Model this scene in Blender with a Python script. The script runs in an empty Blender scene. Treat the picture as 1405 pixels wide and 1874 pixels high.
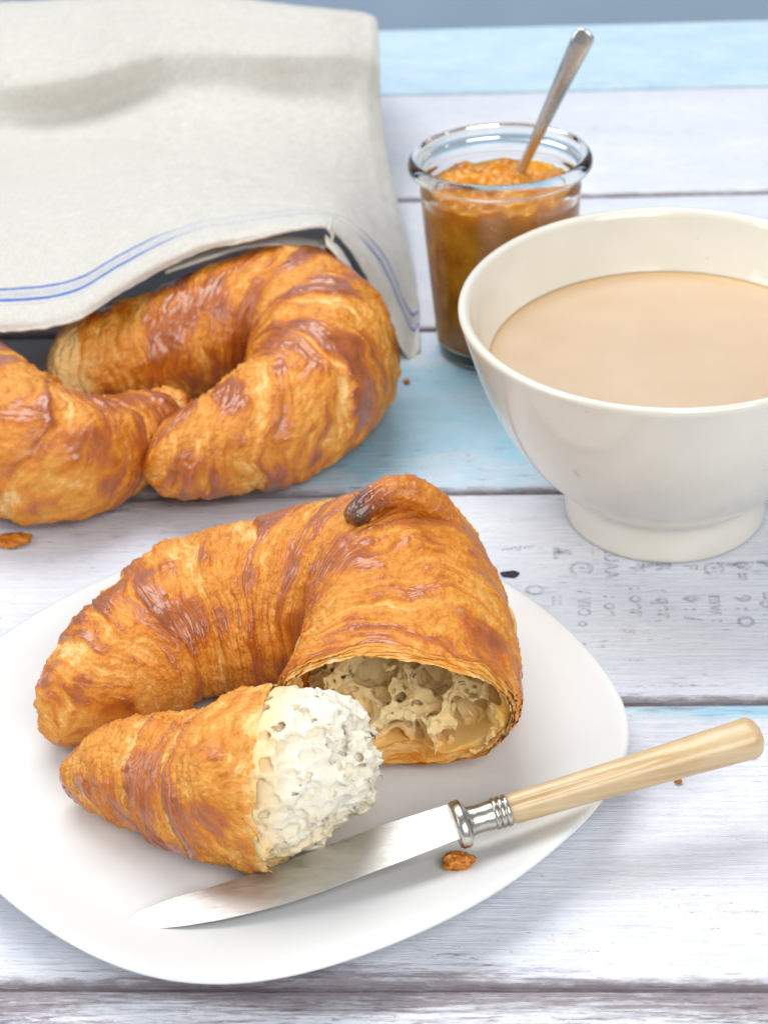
import bpy, math, random
import numpy as np
from mathutils import Vector

# ------------------------------------------------------------------ camera, world, lamps
SC = bpy.context.scene
COL = SC.collection
CM = 0.01                                     # everything below is written in centimetres
F, CX, CY, CAM_H = 4200.0, 702.5, 937.0, 40.8  # focal length in photo pixels, photo centre, camera height
PITCH, ROLL = math.atan(2665 / F), math.radians(3.2)
FW = np.array([0, math.cos(PITCH), -math.sin(PITCH)])
R0 = np.array([1.0, 0, 0]); U0 = np.cross(R0, FW)
RT = math.cos(ROLL) * R0 - math.sin(ROLL) * U0
UP = math.sin(ROLL) * R0 + math.cos(ROLL) * U0
CAMP = np.array([0, 0, CAM_H])

def at(px, py, z):
    """point of the place at height z (cm) that the photo shows at pixel px, py"""
    d = FW + RT * (px - CX) / F - UP * (py - CY) / F
    return CAMP + d * ((z - CAM_H) / d[2])

cam = bpy.data.cameras.new('camera')
camo = bpy.data.objects.new('camera', cam); COL.objects.link(camo)
from mathutils import Matrix
m = Matrix(((RT[0], UP[0], -FW[0], 0), (RT[1], UP[1], -FW[1], 0), (RT[2], UP[2], -FW[2], CAM_H * CM), (0, 0, 0, 1)))
camo.matrix_world = m
cam.sensor_fit = 'HORIZONTAL'; cam.sensor_width = 36; cam.lens = F / 1405 * 36
cam.clip_start = 0.02; cam.clip_end = 50
cam.dof.use_dof = True; cam.dof.focus_distance = 0.615; cam.dof.aperture_fstop = 30
SC.camera = camo

w = bpy.data.worlds.new('World'); SC.world = w; w.use_nodes = True
w.node_tree.nodes['Background'].inputs[0].default_value = (0.92, 0.965, 1.0, 1)
w.node_tree.nodes['Background'].inputs[1].default_value = 0.30

def area(name, loc, target, size, power, color):
    l = bpy.data.lights.new(name, 'AREA'); l.shape = 'RECTANGLE'; l.size, l.size_y = size[0] * CM, size[1] * CM
    l.energy = power; l.color = color
    o = bpy.data.objects.new(name, l); COL.objects.link(o)
    o.location = Vector(loc) * CM
    o.rotation_euler = (Vector(target) - Vector(loc)).to_track_quat('-Z', 'Y').to_euler()
    return o
area('window_light', (-30, 138, 185), (0, 60, 0), (150, 100), 30, (1.0, 0.99, 0.975))
area('left_softbox', (-95, 45, 60), (0, 55, 2), (70, 70), 4.5, (0.95, 0.98, 1.0))
area('front_softbox', (38, -38, 82), (0, 54, 2), (90, 70), 11.5, (1.0, 0.99, 0.975))

SC.view_settings.view_transform = 'Standard'; SC.view_settings.look = 'None'
SC.view_settings.exposure = 0.06; SC.view_settings.gamma = 1
SC.cycles.use_denoising = True
SC.cycles.max_bounces = 10; SC.cycles.transmission_bounces = 10; SC.cycles.transparent_max_bounces = 12
SC.cycles.caustics_refractive = True; SC.cycles.caustics_reflective = False
SC.cycles.sample_clamp_indirect = 6

RNG = np.random.default_rng(7)

# ------------------------------------------------------------------ noise in numpy
def _hash(ix, iy, iz, seed):
    h = (ix.astype(np.uint32) * np.uint32(374761393) + iy.astype(np.uint32) * np.uint32(668265263)
         + iz.astype(np.uint32) * np.uint32(2147483647) + np.uint32((seed * 974634777 + 12345) % 4294967291))
    h ^= h >> np.uint32(13); h *= np.uint32(1274126177); h ^= h >> np.uint32(16)
    h *= np.uint32(2246822519); h ^= h >> np.uint32(15)
    return h

def pn(P, seed=0):
    """gradient noise, about -1..1"""
    P = np.asarray(P, np.float32); sh = P.shape[:-1]; P = P.reshape(-1, 3)
    i = np.floor(P).astype(np.int64); f = (P - i).astype(np.float32)
    u = f * f * f * (f * (f * 6 - 15) + 10)
    out = np.zeros(len(P), np.float32)
    for c in range(8):
        o = ((c >> 2) & 1, (c >> 1) & 1, c & 1)
        h = _hash(i[:, 0] + o[0], i[:, 1] + o[1], i[:, 2] + o[2], seed)
        gx = (h & np.uint32(1023)).astype(np.float32) / 511.5 - 1
        gy = ((h >> np.uint32(10)) & np.uint32(1023)).astype(np.float32) / 511.5 - 1
        gz = ((h >> np.uint32(20)) & np.uint32(1023)).astype(np.float32) / 511.5 - 1
        d = gx * (f[:, 0] - o[0]) + gy * (f[:, 1] - o[1]) + gz * (f[:, 2] - o[2])
        wt = (u[:, 0] if o[0] else 1 - u[:, 0]) * (u[:, 1] if o[1] else 1 - u[:, 1]) * (u[:, 2] if o[2] else 1 - u[:, 2])
        out += wt * d
    return (out * 1.35).reshape(sh)

def fbm(P, seed=0, oct=3, gain=0.5):
    a, s, t = 1.0, 0, 0
    for k in range(oct):
        s = s + a * pn(np.asarray(P) * 2.03 ** k + 17.3 * k, seed + k); t += a; a *= gain
    return s / t

def worley(P, seed=0, jit=0.9):
    """F1, F2 to one jittered point per unit cell"""
    P = np.asarray(P, np.float32); sh = P.shape[:-1]; P = P.reshape(-1, 3)
    i = np.floor(P).astype(np.int64); f = (P - i).astype(np.float32)
    f1 = np.full(len(P), 9, np.float32); f2 = f1.copy()
    for dx in (-1, 0, 1):
        for dy in (-1, 0, 1):
            for dz in (-1, 0, 1):
                h = _hash(i[:, 0] + dx, i[:, 1] + dy, i[:, 2] + dz, seed)
                d = np.zeros(len(P), np.float32)
                for k, o in enumerate((dx, dy, dz)):
                    r = ((h >> np.uint32(10 * k)) & np.uint32(1023)).astype(np.float32) / 1023
                    d += (o + 0.5 + (r - 0.5) * jit - f[:, k]) ** 2
                f2 = np.minimum(f2, np.maximum(f1, d)); f1 = np.minimum(f1, d)
    return np.sqrt(f1).reshape(sh), np.sqrt(f2).reshape(sh)

def sst(a, b, x):
    t = np.clip((x - a) / (b - a), 0, 1); return t * t * (3 - 2 * t)

# ------------------------------------------------------------------ object helpers
def mesh_data(name, V, Fc, mat, origin=(0, 0, 0), attrs=None, smooth=True):
    me = bpy.data.meshes.new(name)
    V = (np.asarray(V, np.float64) - np.asarray(origin)) * CM
    if isinstance(Fc, np.ndarray):
        n, k = Fc.shape
        me.vertices.add(len(V)); me.vertices.foreach_set('co', V.astype(np.float32).ravel())
        me.loops.add(n * k); me.loops.foreach_set('vertex_index', Fc.astype(np.int32).ravel())
        me.polygons.add(n); me.polygons.foreach_set('loop_start', np.arange(0, n * k, k, dtype=np.int32))
        try: me.polygons.foreach_set('loop_total', np.full(n, k, np.int32))
        except Exception: pass
        me.update(calc_edges=True)
    else:
        me.from_pydata([tuple(v) for v in V], [], [tuple(int(i) for i in f) for f in Fc]); me.update()
    me.polygons.foreach_set('use_smooth', np.full(len(me.polygons), smooth))
    for an, av in (attrs or {}).items():
        av = np.asarray(av, np.float32)
        if av.ndim == 2:
            a = me.attributes.new(an, 'FLOAT_VECTOR', 'POINT'); a.data.foreach_set('vector', av.ravel())
        else:
            a = me.attributes.new(an, 'FLOAT', 'POINT'); a.data.foreach_set('value', av.ravel())
    if mat: me.materials.append(mat)
    return me

def obj(name, V, Fc, mat, parent=None, origin=None, attrs=None, smooth=True):
    if origin is None:
        origin = np.array(parent.location) / CM if parent is not None else (0, 0, 0)
        if parent is not None and parent.parent is not None:
            origin = origin + np.array(parent.parent.location) / CM
    o = bpy.data.objects.new(name, mesh_data(name, V, Fc, mat, origin, attrs, smooth)); COL.objects.link(o)
    if parent is not None: o.parent = parent
    else: o.location = Vector([float(c) for c in origin]) * CM
    return o

def thing(name, loc, label=None, cat=None, group=None, kind=None):
    o = bpy.data.objects.new(name, None); COL.objects.link(o); o.empty_display_size = 0.01
    o.location = Vector([float(c) for c in loc]) * CM
    return tag(o, label, cat, group, kind)

def tag(o, label=None, cat=None, group=None, kind=None):
    if label: o['label'] = label
    if cat: o['category'] = cat
    if group: o['group'] = group
    if kind: o['kind'] = kind
    return o

def grid_faces(nu, nv, wrap_v=False, flip=False):
    i = np.arange(nu - 1)[:, None]; j = np.arange(nv if wrap_v else nv - 1)[None, :]
    j2 = (j + 1) % nv
    a = i * nv + j; b = i * nv + j2; c = (i + 1) * nv + j2; d = (i + 1) * nv + j
    f = np.stack([a, b, c, d] if not flip else [a, d, c, b], -1).reshape(-1, 4)
    return f

def lathe(prof, n=160, sy=1.0, centre=(0, 0, 0)):
    """prof: list of (r, z); closed at the axis where r = 0"""
    p = np.array(prof, float); a = np.linspace(0, 2 * math.pi, n, endpoint=False)
    V = np.zeros((len(p), n, 3))
    V[..., 0] = p[:, None, 0] * np.cos(a); V[..., 1] = p[:, None, 0] * np.sin(a) * sy; V[..., 2] = p[:, None, 1]
    return V.reshape(-1, 3) + np.asarray(centre), grid_faces(len(p), n, True)

def spline(ctrl, n):
    """Catmull-Rom through the rows of ctrl, n samples evenly spaced along the first three columns"""
    c = np.array(ctrl, float); c = np.vstack([2 * c[0] - c[1], c, 2 * c[-1] - c[-2]])
    out = []
    for k in range(1, len(c) - 2):
        t = np.linspace(0, 1, 60, endpoint=False)[:, None]
        p0, p1, p2, p3 = c[k - 1], c[k], c[k + 1], c[k + 2]
        out.append(0.5 * (2 * p1 + (p2 - p0) * t + (2 * p0 - 5 * p1 + 4 * p2 - p3) * t ** 2 + (3 * p1 - p0 - 3 * p2 + p3) * t ** 3))
    d = np.vstack(out + [c[-2:-1]])
    L = np.r_[0, np.cumsum(np.linalg.norm(np.diff(d[:, :3], axis=0), axis=1))]
    s = np.linspace(0, L[-1], n)
    return np.stack([np.interp(s, L, d[:, k]) for k in range(d.shape[1])], 1), s

def smooth_profile(prof, n):
    q, _ = spline([(p[0], p[1], 0) for p in prof], n)
    return [(max(a, 0), b) for a, b, _ in q]

# ------------------------------------------------------------------ material helpers
class NT:
    def __init__(s, name):
        s.m = bpy.data.materials.new(name); s.m.use_nodes = True
        s.n = s.m.node_tree.nodes; s.l = s.m.node_tree.links
        s.b = s.n['Principled BSDF']
    def add(s, t, **kw):
        x = s.n.new(t)
        for k, v in kw.items(): setattr(x, k, v)
        return x
    def link(s, a, b): s.l.new(a, b)
    def val(s, sock, v):
        if isinstance(v, (int, float, tuple, list)): sock.default_value = v
        else: s.l.new(v, sock)
    def attr(s, name, vec=False):
        a = s.add('ShaderNodeAttribute'); a.attribute_name = name
        return a.outputs['Vector' if vec else 'Fac']
    def coord(s, scale=(1, 1, 1), src=None):
        """object coordinates in centimetres, times scale"""
        mp = s.add('ShaderNodeMapping')
        if src is None:
            tc = s.add('ShaderNodeTexCoord'); src = tc.outputs['Object']; k = 100.0
        else: k = 1.0
        s.link(src, mp.inputs[0]); mp.inputs[3].default_value = tuple(c * k for c in scale)
        return mp.outputs[0]
    def noise(s, vec, scale=1.0, detail=4, rough=0.5, dist=0.0):
        x = s.add('ShaderNodeTexNoise'); s.link(vec, x.inputs['Vector'])
        x.inputs['Scale'].default_value = scale; x.inputs['Detail'].default_value = detail
        x.inputs['Roughness'].default_value = rough; x.inputs['Distortion'].default_value = dist
        return x.outputs['Fac']
    def voronoi(s, vec, scale=1.0, feature='F1', out='Distance'):
        x = s.add('ShaderNodeTexVoronoi', feature=feature); s.link(vec, x.inputs['Vector'])
        x.inputs['Scale'].default_value = scale
        return x.outputs[out]
    def ramp(s, fac, stops, interp='LINEAR'):
        r = s.add('ShaderNodeValToRGB'); s.link(fac, r.inputs[0]); e = r.color_ramp.elements
        r.color_ramp.interpolation = interp
        while len(e) < len(stops): e.new(0.5)
        for k, (p, c) in enumerate(stops):
            e[k].position = p
            e[k].color = (c, c, c, 1) if isinstance(c, (int, float)) else (*c, 1)
        return r.outputs[0]
    def mix(s, fac, a, b, mode='MIX'):
        x = s.add('ShaderNodeMix', data_type='RGBA', blend_type=mode)
        s.val(x.inputs[0], fac)
        for sock, v in ((x.inputs[6], a), (x.inputs[7], b)):
            s.val(sock, (*v, 1) if isinstance(v, tuple) and len(v) == 3 else v)
        return x.outputs[2]
    def math(s, op, a, b=0.0, clamp=False):
        x = s.add('ShaderNodeMath', operation=op, use_clamp=clamp); s.val(x.inputs[0], a); s.val(x.inputs[1], b)
        return x.outputs[0]
    def mrange(s, v, a, b, c=0.0, d=1.0):
        x = s.add('ShaderNodeMapRange'); s.val(x.inputs[0], v)
        for k, q in enumerate((a, b, c, d)): x.inputs[k + 1].default_value = q
        return x.outputs[0]
    def bump(s, h, dist, strength=1.0, normal=None):
        x = s.add('ShaderNodeBump'); s.link(h, x.inputs['Height'])
        x.inputs['Distance'].default_value = dist * CM; x.inputs['Strength'].default_value = strength
        if normal is not None: s.link(normal, x.inputs['Normal'])
        return x.outputs[0]
    def set(s, **kw):
        names = dict(color='Base Color', rough='Roughness', metal='Metallic', normal='Normal', coat='Coat Weight',
                     coat_rough='Coat Roughness', sss='Subsurface Weight', sss_r='Subsurface Radius', sss_s='Subsurface Scale',
                     trans='Transmission Weight', ior='IOR', spec='Specular IOR Level', alpha='Alpha', sheen='Sheen Weight')
        for k, v in kw.items():
            sock = s.b.inputs[names[k]]
            s.val(sock, (*v, 1) if isinstance(v, tuple) and len(v) == 3 and k == 'color' else v)
        return s.m

def mat_crust(name, seed=0.0):
    t = NT(name)
    bake = t.attr('bake'); pale = t.attr('pale'); q = t.attr('wrap', True)     # q = (along, cos, sin) of the rolled dough
    P = t.coord()
    fine = t.noise(t.coord((9, 1.6, 1.6), q), 1.0, 5, 0.65)
    spot = t.noise(P, 2.6, 6, 0.62)
    grain = t.noise(P, 14, 4, 0.6)
    b = t.math('ADD', bake, t.math('MULTIPLY', t.math('SUBTRACT', spot, 0.5), 0.42))
    b = t.math('ADD', b, t.math('MULTIPLY', t.math('SUBTRACT', fine, 0.5), t.math('ADD', 0.46, t.math('MULTIPLY', pale, 0.4))))
    b = t.math('ADD', b, t.math('MULTIPLY', t.math('SUBTRACT', grain, 0.5), 0.30))
    c = t.ramp(b, [(0.0, (0.86, 0.56, 0.22)), (0.16, (0.74, 0.33, 0.050)), (0.32, (0.65, 0.225, 0.014)), (0.48, (0.50, 0.128, 0.006)),
                   (0.66, (0.35, 0.080, 0.007)), (0.86, (0.19, 0.040, 0.006)), (1.0, (0.07, 0.018, 0.007))])
    r = t.math('ADD', t.ramp(b, [(0.15, 0.58), (0.40, 0.42), (0.6, 0.30)]), t.math('MULTIPLY', t.math('SUBTRACT', grain, 0.5), 0.3))
    crack = t.voronoi(P, 5.5, 'DISTANCE_TO_EDGE')
    ck = t.math('MINIMUM', crack, 0.10)
    n = t.bump(ck, 0.06, 0.30)
    n = t.bump(fine, 0.06, 0.45, n)
    n = t.bump(spot, 0.10, 0.45, n)
    n = t.bump(grain, 0.03, 0.5, n)
    return t.set(color=c, rough=r, normal=n, spec=0.5, coat=t.mrange(b, 0.34, 0.56, 0.05, 0.95), coat_rough=0.20)

def mat_crumb(name, light=(0.88, 0.83, 0.66), deep=(0.78, 0.58, 0.24), sss=0.35, scale=0.35):
    t = NT(name); P = t.coord()
    k = t.attr('toast')
    c = t.mix(k, light, deep)
    nz = t.noise(P, 6, 5, 0.6)
    c = t.mix(t.mrange(nz, 0.5, 0.8, 0, 0.35), c, deep)
    n = t.bump(t.noise(P, 13, 6, 0.7), 0.06, 0.8)
    return t.set(color=c, rough=0.62, normal=n, sss=sss, sss_r=(1.0, 0.92, 0.80), sss_s=scale * CM, spec=0.3)

def mat_wood(name, blue=0.0, wear=0.4, dirty=0.0, seed=0.0, blob=None, edge=0.5, bmax=1.0):
    """whitewashed board: paint over brown grey wood, worn along the grain; x runs along the board"""
    t = NT(name); tc = t.add('ShaderNodeTexCoord'); o = tc.outputs['Object']
    def co(sx, sy):
        mp = t.add('ShaderNodeMapping'); t.link(o, mp.inputs[0])
        mp.inputs[1].default_value = (seed, seed * 0.7, seed * 0.3); mp.inputs[3].default_value = (sx * 100, sy * 100, 100 * sy)
        return mp.outputs[0]
    sep = t.add('ShaderNodeSeparateXYZ'); t.link(o, sep.inputs[0])
    x = t.math('MULTIPLY', sep.outputs[0], 100); y = t.math('MULTIPLY', sep.outputs[1], 100)
    grain = t.noise(co(0.42, 6.5), 1, 7, 0.68, 0.6)
    grain2 = t.noise(co(0.5, 14), 1, 4, 0.7)
    patch = t.noise(co(0.06, 0.22), 1, 4, 0.6)
    mott = t.noise(co(0.35, 0.6), 1, 6, 0.62)
    speck = t.noise(co(1.2, 5), 1, 5, 0.75)
    # paint colour: white with a lavender cast, light blue where an older coat shows
    white = t.mix(t.mrange(mott, 0.35, 0.7), (0.75, 0.775, 0.86), (0.84, 0.855, 0.90))
    lav = t.mix(t.mrange(patch, 0.40, 0.68, 0, 0.8), white, (0.70, 0.74, 0.85))
    bl = t.mix(t.mrange(mott, 0.35, 0.68), (0.38, 0.68, 0.88), (0.56, 0.79, 0.92))
    bf = t.math('ADD', t.mrange(t.math('ADD', patch, t.math('MULTIPLY', t.math('SUBTRACT', grain, 0.5), 0.5)), 0.62 - blue * 0.5, 0.82 - blue * 0.5), 0.0)
    if blue <= 0: bf = t.math('MULTIPLY', bf, 0.25)
    if blob:
        bx, by, rx, ry, amt = blob
        dx = t.math('DIVIDE', t.math('SUBTRACT', x, bx), rx); dy = t.math('DIVIDE', t.math('SUBTRACT', y, by), ry)
        d = t.math('SQRT', t.math('ADD', t.math('MULTIPLY', dx, dx), t.math('MULTIPLY', dy, dy)))
        d = t.math('ADD', d, t.math('MULTIPLY', t.math('SUBTRACT', mott, 0.5), 1.4))
        bf = t.math('MAXIMUM', bf, t.mrange(d, 1.15, 0.55, 0, amt))
    c = t.mix(t.math('MULTIPLY', bf, bmax), lav, bl)
    # wear: bare wood along the grain, mostly near the long edges of the board
    ey = t.math('ABSOLUTE', y)
    near = t.mrange(t.math('ADD', ey, t.math('MULTIPLY', t.math('SUBTRACT', patch, 0.5), 2.0)), 4.5, 5.8)
    amt = t.math('ADD', wear * 0.25, t.math('MULTIPLY', near, edge * 0.36))
    wv = t.math('ADD', t.math('MULTIPLY', grain, 0.65), t.math('MULTIPLY', speck, 0.35))
    wv = t.math('ADD', wv, t.math('MULTIPLY', t.math('SUBTRACT', patch, 0.5), 0.6))
    wf = t.math('SUBTRACT', t.math('ADD', wv, amt), 0.78)
    wf = t.math('MAXIMUM', t.mrange(wf, 0.0, 0.16), t.mrange(t.math('ADD', ey, t.math('MULTIPLY', t.math('SUBTRACT', speck, 0.5), 0.5)), 5.50, 5.70))
    wood = t.mix(grain2, (0.10, 0.065, 0.075), (0.40, 0.33, 0.35))
    c = t.mix(t.math('MULTIPLY', wf, 0.85), c, wood)
    # greyish stains on the paint
    st = t.mrange(t.math('ADD', t.math('MULTIPLY', mott, 0.6), t.math('MULTIPLY', speck, 0.4)), 0.55, 0.75, 0, 0.22 + dirty)
    c = t.mix(st, c, (0.40, 0.40, 0.50))
    c = t.mix(t.mrange(grain2, 0.55, 0.8, 0, 0.09), c, (0.45, 0.43, 0.52))
    iso = t.noise(co(1.6, 2.6), 1, 7, 0.72)
    c = t.mix(t.mrange(iso, 0.50, 0.72, 0, 0.38), c, (0.56, 0.60, 0.72))
    chip = t.noise(co(2.2, 5.5), 1, 6, 0.78)
    cf = t.mrange(t.math('ADD', chip, t.math('MULTIPLY', t.math('SUBTRACT', mott, 0.5), 0.6)), 0.685 - wear * 0.05, 0.715 - wear * 0.05, 0, 0.6)
    c = t.mix(cf, c, (0.27, 0.24, 0.30))
    fleck = t.noise(co(1.1, 11), 1, 5, 0.7)
    ff = t.mrange(t.math('ADD', fleck, t.math('MULTIPLY', t.math('SUBTRACT', patch, 0.5), 0.5)), 0.66 - wear * 0.10, 0.74 - wear * 0.10, 0, 0.75)
    c = t.mix(ff, c, (0.16, 0.12, 0.15))
    n = t.bump(grain, 0.12, 0.7)
    n = t.bump(grain2, 0.04, 0.5, n)
    n = t.bump(wf, 0.03, -0.6, n)
    n = t.bump(cf, 0.025, -0.8, n)
    n = t.bump(iso, 0.05, 0.4, n)
    return t.set(color=c, rough=t.mix(wf, (0.62, 0.62, 0.62), (0.8, 0.8, 0.8)), normal=n, spec=0.25)

def mat_plain(name, color, rough, mott=0.05, scale=1.5, bump=0.0, bscale=8, **kw):
    t = NT(name); P = t.coord()
    nz = t.noise(P, scale, 4)
    c = t.mix(t.mrange(nz, 0.3, 0.7), tuple(k * (1 - mott) for k in color), tuple(min(1, k * (1 + mott)) for k in color))
    if bump: kw['normal'] = t.bump(t.noise(P, bscale, 3), bump, 0.6)
    return t.set(color=c, rough=rough, **kw)

# ------------------------------------------------------------------ the setting: boards, wall
YAW = math.radians(4.6)
PU = np.array([math.cos(YAW), -math.sin(YAW), 0.0])      # along the boards, to the right and a little nearer
PV = np.array([math.sin(YAW), math.cos(YAW), 0.0])       # across the boards, away
V0 = float(at(1000, 898, 0) @ PV)                        # seam in front of the bowl
PW = float((at(1000, 165, 0) - at(1000, 898, 0)) @ PV) / 3
U0_ = 4.0                                                # board origin along PU

top = thing('tabletop', (0, 60, 0), kind='structure')
board_specs = [  # k = seam index counted from V0; board k spans V0+k*PW .. V0+(k+1)*PW
    (-4, dict(blue=0.0, wear=0.6, dirty=0.1, seed=3.1)),
    (-3, dict(blue=0.0, wear=1.5, dirty=0.3, seed=11.7, edge=0.7)),
    (-2, dict(blue=0.0, wear=0.40, dirty=0.16, seed=24.3, edge=0.85, blob=(6, 5.7, 40, 0.7, 0.9))),
    (-1, dict(blue=0.0, wear=0.20, dirty=0.05, seed=37.9, edge=0.65)),
    (0, dict(blue=0.18, wear=0.05, dirty=0.0, seed=41.3, edge=0.3, blob=(-5.0, -0.8, 13.0, 5.6, 1.0))),
    (1, dict(blue=0.0, wear=0.10, dirty=0.05, seed=58.2, edge=0.25)),
    (2, dict(blue=0.0, wear=0.05, dirty=0.02, seed=63.6, edge=0.25)),
    (3, dict(blue=0.95, bmax=0.62, wear=0.0, dirty=0.0, seed=77.7, edge=0.1)),
]
def board(k, spec):
    back = V0 + (k + 1) * PW
    gap = 0.11 if k > -1 else 0.12
    va, vb = V0 + k * PW + gap, back - gap
    if k == 3: vb = va + 8.3
    nx = 361; xs = np.linspace(-90, 90, nx)
    wv = lambda sd: 0.05 * fbm(np.stack([xs * 0.22, xs * 0 + sd, xs * 0 + k], 1), 5, 4)
    r = 0.16
    rows = []                                   # cross-section with rounded top edges: (side, inset, z)
    for ang in (0, 30, 60, 90): rows.append((-1, r * (1 - math.cos(math.radians(90 - ang))) * 0 + r - r * math.cos(math.radians(ang)) * 1.0, 0))
    prof = [(-1, 0.0, -2.2), (-1, 0.0, -r)] + [(-1, r - r * math.cos(math.radians(a)), -r + r * math.sin(math.radians(a))) for a in (30, 60, 90)]
    prof += [(-1, 1.5, 0.0), (0, 0, 0.0), (1, 1.5, 0.0)]
    prof += [(1, r - r * math.cos(math.radians(a)), -r + r * math.sin(math.radians(a))) for a in (90, 60, 30)] + [(1, 0.0, -r), (1, 0.0, -2.2)]
    mid = (va + vb) / 2
    ea, eb = va + wv(3.3 + k), vb + wv(9.1 - k)
    V = np.zeros((nx, len(prof), 3))
    for j, (sd, ins, z) in enumerate(prof):
        vv = ea + ins if sd < 0 else (eb - ins if sd > 0 else np.full(nx, mid))
        P = (U0_ + xs)[:, None] * PU + vv[:, None] * PV
        V[:, j] = P; V[:, j, 2] = z
    o = bpy.data.objects.new('plank', None)
    # the board is a mesh whose own axes run along and across it, so the grain follows it
    org = U0_ * PU + mid * PV
    L = np.stack([(V - org) @ PU, (V - org) @ PV, V[..., 2]], -1).reshape(-1, 3)
    fc = [tuple(f) for f in grid_faces(nx, len(prof))]
    n = len(prof)
    fc += [tuple(range(n)), tuple((nx - 1) * n + j for j in range(n - 1, -1, -1))]
    bpy.data.objects.remove(o)
    me = mesh_data('plank', L, fc, mat_wood('painted_board_%d' % (k + 4), **spec))
    o = bpy.data.objects.new('plank', me); COL.objects.link(o); o.parent = top
    o.location = (Vector(org) - Vector((0, 60, 0))) * CM
    o.rotation_euler.z = -YAW
    return o, org
planks = {}
for k, spec in board_specs: planks[k] = board(k, spec)

# dark batten boards under the gaps
def box(c, s, name, mat, parent=None, rot=0.0, **kw):
    x, y, z = s[0] / 2, s[1] / 2, s[2] / 2
    V = np.array([(a * x, b * y, d * z) for a in (-1, 1) for b in (-1, 1) for d in (-1, 1)])
    R = np.array([[math.cos(rot), -math.sin(rot), 0], [math.sin(rot), math.cos(rot), 0], [0, 0, 1]])
    V = V @ R.T + np.asarray(c)
    fc = [(0, 1, 3, 2), (4, 6, 7, 5), (0, 4, 5, 1), (2, 3, 7, 6), (0, 2, 6, 4), (1, 5, 7, 3)]
    return obj(name, V, fc, mat, parent, smooth=False, **kw)
mid_all = U0_ * PU + (V0 - 0.15 * PW) * PV
box(mid_all + np.array([0, 0, -2.75]), (178, 7.6 * PW, 1.0), 'underboard', mat_plain('dark_underboard', (0.055, 0.04, 0.042), 0.8), top, -YAW)

wallm = mat_plain('blue_grey_wall', (0.55, 0.72, 0.93), 0.8, 0.03, 0.1)
tag(box((0, 250, 0), (700, 6, 400), 'wall', wallm, None, origin=(0, 250, 0)), kind='structure')

# ------------------------------------------------------------------ lettering and knot on the white board
ink = NT('faded_ink')
_P = ink.coord(); _a = ink.mrange(ink.noise(_P, 4.5, 5, 0.75), 0.36, 0.70, 0.0, 0.52)
ink.set(color=(0.20, 0.20, 0.30), rough=0.8, alpha=_a)
def lettering(pl, org, px, py, text, size, rot):
    cu = bpy.data.curves.new('lettering', 'FONT'); cu.body = text; cu.size = size * CM; cu.space_character = 1.15
    cu.align_x = 'LEFT'; cu.align_y = 'CENTER'; cu.offset = 0.0004 * size
    tmp = bpy.data.objects.new('tmp', cu); COL.objects.link(tmp)
    dg = bpy.context.evaluated_depsgraph_get()
    me = bpy.data.meshes.new_from_object(tmp.evaluated_get(dg)); bpy.data.objects.remove(tmp)
    me.name = 'lettering'; me.materials.clear(); me.materials.append(ink.m)
    p = at(px, py, 0) - org
    o = bpy.data.objects.new('lettering', me); COL.objects.link(o); o.parent = pl
    o.location = (p @ PU * CM, p @ PV * CM, 0.02 * CM); o.rotation_euler.z = rot
    return o
pl0, org0 = planks[-1]
H90 = -math.pi / 2; KS = 1.2
for px, py, tx, sz in [(1026, 998, 'Δ.', 0.62), (1021, 1088, ':::', 0.5), (1064, 996, 'ⴲ@', 0.62), (1066, 1078, '/ VIO o', 0.46), (1116, 1000, 'LUAA', 0.52),
                       (1116, 1086, ': oe', 0.55), (1163, 1030, 'T', 0.55), (1163, 1072, ': oer', 0.58), (1212, 1028, 'R', 0.55), (1212, 1074, '· qer,', 0.6), (1262, 1030, 'F', 0.5),
                       (1262, 1086, '◊ : /', 0.6), (1306, 1026, '@', 0.55), (1308, 1078, ' mw :', 0.55), (1352, 1024, 'Ф=', 0.6), (1356, 1086, '9 : O', 0.6), (1398, 1022, 'P', 0.6), (1400, 1080, '=oe', 0.6)]:
    lettering(pl0, org0, px, py + 4, tx, sz * KS, H90)
lettering(pl0, org0, 960, 1082, 'O', 0.75, 0.0)
lettering(pl0, org0, 918, 1006, '~v~', 0.6, 0.15)
# dark crossing line under the row of letters
def flat_strip(pl, org, pts, wd, mat, name, z=0.024):
    P = np.array([at(x, y, 0) for x, y in pts]); V = []
    for i, p in enumerate(P):
        d = P[min(i + 1, len(P) - 1)] - P[max(i - 1, 0)]; d /= np.linalg.norm(d); nrm = np.array([-d[1], d[0], 0])
        ww = wd * (0.6 + 0.4 * math.sin(i * 2.1))
        V += [p + nrm * ww / 2, p - nrm * ww / 2]
    V = np.array(V); V = np.stack([(V - org) @ PU, (V - org) @ PV, np.full(len(V), z)], 1)
    fc = [(2 * i, 2 * i + 1, 2 * i + 3, 2 * i + 2) for i in range(len(P) - 1)]
    o = bpy.data.objects.new(name, mesh_data(name, V, fc, mat)); COL.objects.link(o); o.parent = pl
    return o
flat_strip(pl0, org0, [(1163, 1035), (1185, 1036), (1207, 1034), (1228, 1033)], 0.28, ink.m, 'ink_stroke')
flat_strip(pl0, org0, [(1310, 1031), (1340, 1034), (1370, 1030), (1404, 1032)], 0.25, ink.m, 'ink_stroke')
kp = at(933, 1052, 0) - org0
kn = []
for a in np.linspace(0, 2 * math.pi, 28, endpoint=False):
    kn.append((kp @ PU + 0.30 * math.copysign(abs(math.cos(a)) ** 0.7, math.cos(a)) * (1 + 0.1 * math.sin(3 * a)), kp @ PV + 0.20 * math.sin(a) * (1 + 0.12 * math.cos(5 * a)), 0.022))
ko = bpy.data.objects.new('knot_hole', mesh_data('knot_hole', np.array(kn), [tuple(range(28))], mat_plain('dark_knot', (0.028, 0.018, 0.028), 0.7, 0.3, 6)))
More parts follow.
